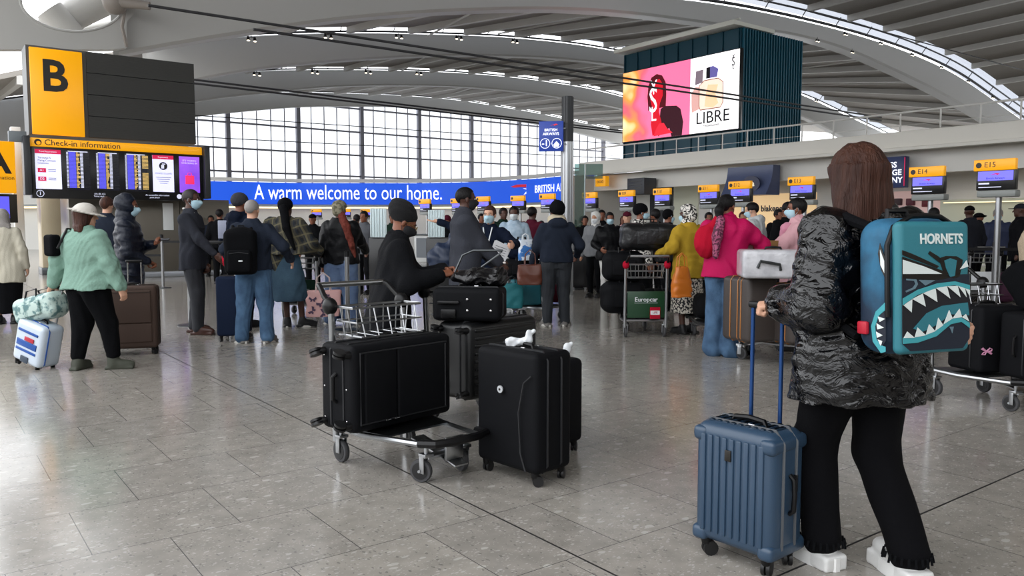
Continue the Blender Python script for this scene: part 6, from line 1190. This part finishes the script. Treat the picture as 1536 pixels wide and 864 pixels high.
# ---- right edge luggage
trolley('trolley with black bags cut by the right picture edge', (3.66, 5.99, 0), 195)
suitcase('black soft bag with pink ribbon, leftmost at the right picture edge', .38, .34, .50, M_SUITB, (3.62, 6.08, .24), 12, wheels=0, pocket=False, zips=1); suitcase('black soft bag with pink ribbon, nearest the right picture edge', .36, .30, .47, M_SUITB, (3.79, 5.74, .24), 14, wheels=0, pocket=False, zips=1)
backpack('black backpack with pink tag lying on the right edge bags', .34, .22, .40, M_BLACKF, None, 0, mtx=Matrix.Translation((4.0, 5.94, .72)) @ Matrix.Rotation(R(15), 4, 'Z') @ Matrix.Rotation(R(-38), 4, 'X'), straps=False)
for i, q in enumerate((Vector((3.51, 5.865, .41)), Vector((3.63, 5.53, .44)), Vector((3.82, 5.68, .74)))):
    T = thing('pink_ribbon', ('pink ribbon bow on the leftmost bag at the right edge', 'pink ribbon bow on the nearest bag at the right edge', 'pink shiny ribbon on the black backpack')[i], 'ribbon', q); g = MB()
    for a_ in (.5, 2.6, -.5, -2.4): g.tube([(0, 0, 0), (.03*math.cos(a_)-.006, -.006, .03*math.sin(a_)+.01), (.045*math.cos(a_), 0, .035*math.sin(a_)), (.03*math.cos(a_)+.008, -.004, .025*math.sin(a_)-.008), (0, 0, 0)], .005, 5)
    g.build('bow', mat('ribbon_pink', 'c98aa8', .4), T)
person('traveller in beige furry coat cut by the right picture edge', (4.56, 6.9), 60, 1.62, 1.2, 'light', .011, top=dict(m=mat('fur_beige', 'b5a48c', .95, bump=.8, bscale=60), hem=.78, loose=.06), bottom=Tr(M_BLACKF), hair=('bob', M_HAIRBR))
# ================================================================ the long-haired woman in the foreground, her backpack and blue case
HX, HY, HR = 1.325, 3.0, 17.5
M_VINYL = mat('vinyl_black', '040406', .12, bump=.9, bscale=11, spec=.5, bdet=3, stretch=(1, 1, 1.4))
for n_ in M_VINYL.node_tree.nodes:
    if n_.type == 'TEX_NOISE': n_.noise_type = 'FBM'; n_.inputs['Distortion'].default_value = 1.6; n_.inputs['Roughness'].default_value = .55
p = person('woman with long brown hair in glossy black puffer jacket walking away with a case', (HX, HY), HR, 1.625, 1.12, 'light', .006, feet=((-.085, .10, 5), (.135, -.13, -8)), hands=((-.225, .18, 1.025), (.27, -.12, .97)), elbow=((-.35, -.7, -.9), (.15, .3, -1)),
           curl=(1.25, .8), palms=((.2, .1, -1), (-1, .2, 0)), hdir=((-.8, .55, -.1), None), tall_shoe=.03, headoff=(-.045, .0),
           top=dict(m=M_VINYL, hem=.71, loose=.062, hemw=.02, arm=.082, name='puffer_jacket', fold=.0042, freq=30, sq=(1, 1, 1.2), hoodback=0, collar=.02, sleeve=.97),
           bottom=dict(m=mat('black_knit', '060609', .95, bump=.2, bscale=200, spec=.15), r=(.104, .080, .072), len=1.02, fold=.003, freq=18), shoes=mat('trainer_white', 'd6d6d4', .45, bump=.1), sole=mat('sole_thick', 'e0e0de', .5), hair=None)
c = Blob(.006); HM, Hr, s = p['HM'], p['Hr'], p['s']; hp = p['hp']
c.ell(hp(0, -.012, .040), Vector((.098, .112, .098))*s, Hr, k=.01); c.loft([(-.27, 0, -.085, .135, .035), (-.20, 0, -.075, .140, .055), (-.08, 0, -.045, .122, .085), (.04, 0, -.015, .104, .108)], HM, k=.03)
c.box(hp(0, .14, -.05), Vector((.062, .085, .125))*s, .02, Hr, op='s', k=.02); c.folds(.0018, 60, (1.6, 1.6, .12)); c.build('hair', mat('hair_long_brown', '2c1812', .5, spec=.2, bump=.7, bscale=130, stretch=(1, 1, .03), c2='4a2c20', cscale=22, thr=(.3, .75)), p['T'])
for i in (0, 1):   # frayed trouser hem
    g = MB(); a_ = p['an'][i]
    for k_ in range(22):
        t = 2*math.pi*k_/22; g.tube([a_+Vector((.082*math.cos(t), .082*math.sin(t), .0)), a_+Vector((.088*math.cos(t), .088*math.sin(t), -.022-.012*random.random()))], .006, 4)
    g.build('frayed_hem', M_BLACKF, p['T'])
# backpack with shark-mouth print
W, D, Hh = .325, .17, .46
T = thing('backpack', 'teal and navy backpack with printed jagged teeth and HORNETS lettering', 'backpack', mtx=Matrix.Translation((HX+.042, HY-.262, .893)) @ Matrix.Rotation(R(HR+1), 4, 'Z') @ Matrix.Rotation(R(-3), 4, 'X'))
M_TDYE = mat('pack_tie_dye', '10243a', .7, c2='1f5f80', cscale=5, thr=(.42, .62), bump=.1); M_PT = mat('pack_teal', '276f7b', .6, bump=.1, bscale=300); M_PN = mat('pack_navy', '0d1626', .65); M_PW = mat('pack_white', 'd3dbd8', .6); M_PG = mat('pack_grey', '5c7480', .6); M_PTL = mat('pack_light_teal', '3b97a0', .6)
g = MB(); g.box((0, 0, Hh/2), (W/2, D/2, Hh/2), .07, seg=6); g.build('shell', M_TDYE, T, True)
g = MB(); g.box((0, -D/2-.012, Hh*.49), (W/2-.012, .022, Hh*.475), .045, seg=5); fp = g.build('front_panel', M_PT, T, True)
yF = -D/2-.034
def fpt(x, y): return (-W/2+.012+(x-275)/325*(W-.024), Hh*.97*(1-(y-105)/695))
MF = Matrix.Translation((0, yF, 0)) @ RX
def fpoly(name, pts, z, m): g = MB(); g.prism([fpt(*q) for q in pts], z, z+.0012, MF); return g.build(name, m, fp)
fpoly('navy_field', [(284, 388), (592, 384), (592, 720), (560, 770), (320, 770), (284, 730)], .0006, M_PN)
fpoly('black_outline', [(284, 288), (470, 365), (500, 400), (440, 412), (284, 400)], .0016, M_INK); fpoly('eye_white', [(286, 304), (380, 340), (462, 380), (286, 376)], .003, M_PW)
fpoly('grey_scar', [(300, 400), (345, 405), (352, 430), (340, 452), (300, 470), (296, 462), (330, 446), (340, 428), (335, 412), (300, 408)], .003, M_PG); fpoly('teal_shard', [(355, 408), (430, 412), (385, 438)], .003, M_PG)
fpoly('black_outline', [(448, 300), (480, 288), (530, 290), (560, 310), (545, 395), (520, 405), (470, 372)], .0016, M_INK); fpoly('nose_bridge', [(472, 312), (500, 300), (530, 312), (520, 392), (498, 396), (480, 350)], .003, M_PT)
fpoly('black_outline', [(408, 262), (450, 292), (462, 318), (452, 322), (400, 275)], .0016, M_INK); fpoly('eye_white', [(545, 358), (575, 312), (584, 345)], .003, M_PW); fpoly('black_outline', [(284, 255), (330, 275), (450, 340), (440, 350), (284, 280)], .0016, M_INK)
up_ = [(284, 500), (350, 458), (440, 428), (520, 420), (590, 442)]; lo_ = [(284, 534), (350, 484), (440, 450), (520, 440), (590, 466)]
fpoly('upper_lip', up_+lo_[::-1], .0034, M_PTL)
lb = [(284, 700), (350, 700), (430, 672), (490, 618), (545, 606), (590, 640)]; fpoly('mouth_inside', lo_+lb[::-1], .0016, mat('mouth_black', '0a0b14', .6))
fpoly('tongue', [(330, 655), (390, 580), (460, 545), (580, 532), (588, 600), (500, 590), (440, 640), (370, 675)], .003, M_PT)
for (x0, y0), (x1, y1), (xt, yt) in (((286, 534), (325, 505), (322, 572)), ((325, 504), (372, 478), (385, 545)), ((374, 476), (430, 454), (438, 524)), ((432, 452), (482, 444), (497, 508)), ((484, 444), (532, 444), (545, 504)), ((534, 444), (566, 458), (574, 505)), ((567, 458), (590, 468), (588, 500))): fpoly('upper_tooth', [(x0, y0), (x1, y1), (xt, yt)], .0046, M_PW)
for (x0, y0), (x1, y1), (xt, yt) in (((286, 700), (335, 702), (302, 668)), ((335, 700), (385, 692), (348, 650)), ((385, 690), (428, 674), (400, 636)), ((428, 672), (465, 645), (442, 605)), ((466, 640), (508, 612), (492, 568)), ((508, 612), (552, 608), (540, 563)), ((552, 608), (586, 632), (570, 592))): fpoly('lower_tooth', [(x0, y0), (x1, y1), (xt, yt)], .0046, M_PW)
fpoly('lower_lip', lb+[(590, 668), (550, 632), (500, 642), (435, 700), (350, 728), (284, 730)], .0034, M_PTL); fpoly('white_glint', [(495, 655), (515, 655), (508, 690)], .003, M_PG)
text_mesh('lettering', 'HORNETS', .046, M_PW, fp, Matrix.Translation((.022, yF-.002, Hh*.835)) @ RX @ Matrix.Rotation(.0, 4, 'Z'), ext=.0012, sx=.88, bold=.0012)
# side wrap of the mouth
def spt(x, y): return ((x-88)/187*(D-.0), Hh*.97*(1-(y-105)/695))
MSd = Matrix.Translation((-W/2, D/2, 0)) @ BM
def spoly(name, pts, z, m): g = MB(); g.prism([spt(*q) for q in pts], z, z+.0015, MSd); return g.build(name, m, T)
spoly('mouth_side', [(262, 545), (228, 590), (212, 650), (216, 720), (240, 752), (262, 720)], .001, M_PN); spoly('lip_side', [(262, 520), (215, 572), (192, 650), (200, 730), (240, 785), (262, 775), (262, 750), (240, 745), (218, 715), (212, 650), (230, 592), (262, 560)], .0022, M_PTL)
for a_ in (((226, 596), (262, 606), (236, 624)), ((220, 632), (256, 652), (224, 664)), ((218, 676), (250, 692), (222, 708)), ((226, 716), (248, 722), (240, 748))): spoly('side_tooth', a_, .0034, M_PW)
spoly('eye_side', [(236, 215), (262, 300), (262, 400), (240, 352), (226, 270)], .001, M_INK); spoly('eye_side_white', [(238, 250), (258, 310), (258, 370), (240, 330)], .0025, M_PW)
g = MB(); g.tube([(-W/2+.004, -D/2+.01, .13), (-W/2+.004, -D/2+.01, Hh*.80), (-W/2+.03, -D/2+.01, Hh*.93), (-W/2+.10, -D/2+.01, Hh+.002), (0, -D/2+.012, Hh+.006), (W/2-.10, -D/2+.01, Hh+.002), (W/2-.03, -D/2+.01, Hh*.93), (W/2-.004, -D/2+.01, Hh*.80), (W/2-.004, -D/2+.01, .13)], .009, 8); g.build('zipper_band', M_PLB, T)
g = MB(); g.tube([(-.05, .04, Hh-.005), (-.04, .05, Hh+.03), (.04, .05, Hh+.03), (.05, .04, Hh-.005)], .009, 7); g.build('grab_handle', M_PLB, T)
g = MB(); g.box((-W/2-.01, .02, .09), (.008, .022, .022), .006); g.build('red_side_tag', mat('tag_red', 'b0132c', .5), T)
for q in (-1, 1):
    g = MB(); g.tube([(q*.10, D/2-.02, Hh*.94), (q*.13, D/2+.06, Hh*1.02), (q*.145, D/2+.20, Hh*.90), (q*.155, D/2+.27, Hh*.62), (q*.165, D/2+.20, Hh*.34), (q*.15, D/2-.01, Hh*.12)], [.018, .024, .026, .024, .018, .014], 8); g.build('shoulder_strap', M_BLACKF, T)
# blue cabin case
M_BC = mat('case_steel_blue', '2a4056', .4, coat=.1, bump=.04, bscale=60); M_BR = mat('rod_blue', '284a80', .35, .7)
def bc(T, w, d, h):
    g = MB(); g.box((-.01, -d/2-.011, h*.80), (.014, .004, .022), .003); g.build('badge', M_INK, T); zc = .3
    for q in (-1, 1):
        for z_ in (.10, h-.05):
            g = MB(); g.box((q*(w/2-.03), 0, z_), (.034, d/2+.006, .03), .02, seg=3); g.build('corner_guard', M_BC, T)
    g = MB(); g.box((w/2+.003, .035, .35), (.006, .012, .035), .004); g.build('lock', M_PLB, T)
suitcase('steel blue ribbed cabin suitcase with raised blue handle pulled by the long-haired woman', .36, .23, .555, M_BC, (.935, 3.10, 0), -50, soft=False, rib='vert', pocket=False, zips=2, zipm=mat('zip_grey', '55585c', .4), rod=.46, rodm=M_BR, logo=bc, wr=.03)
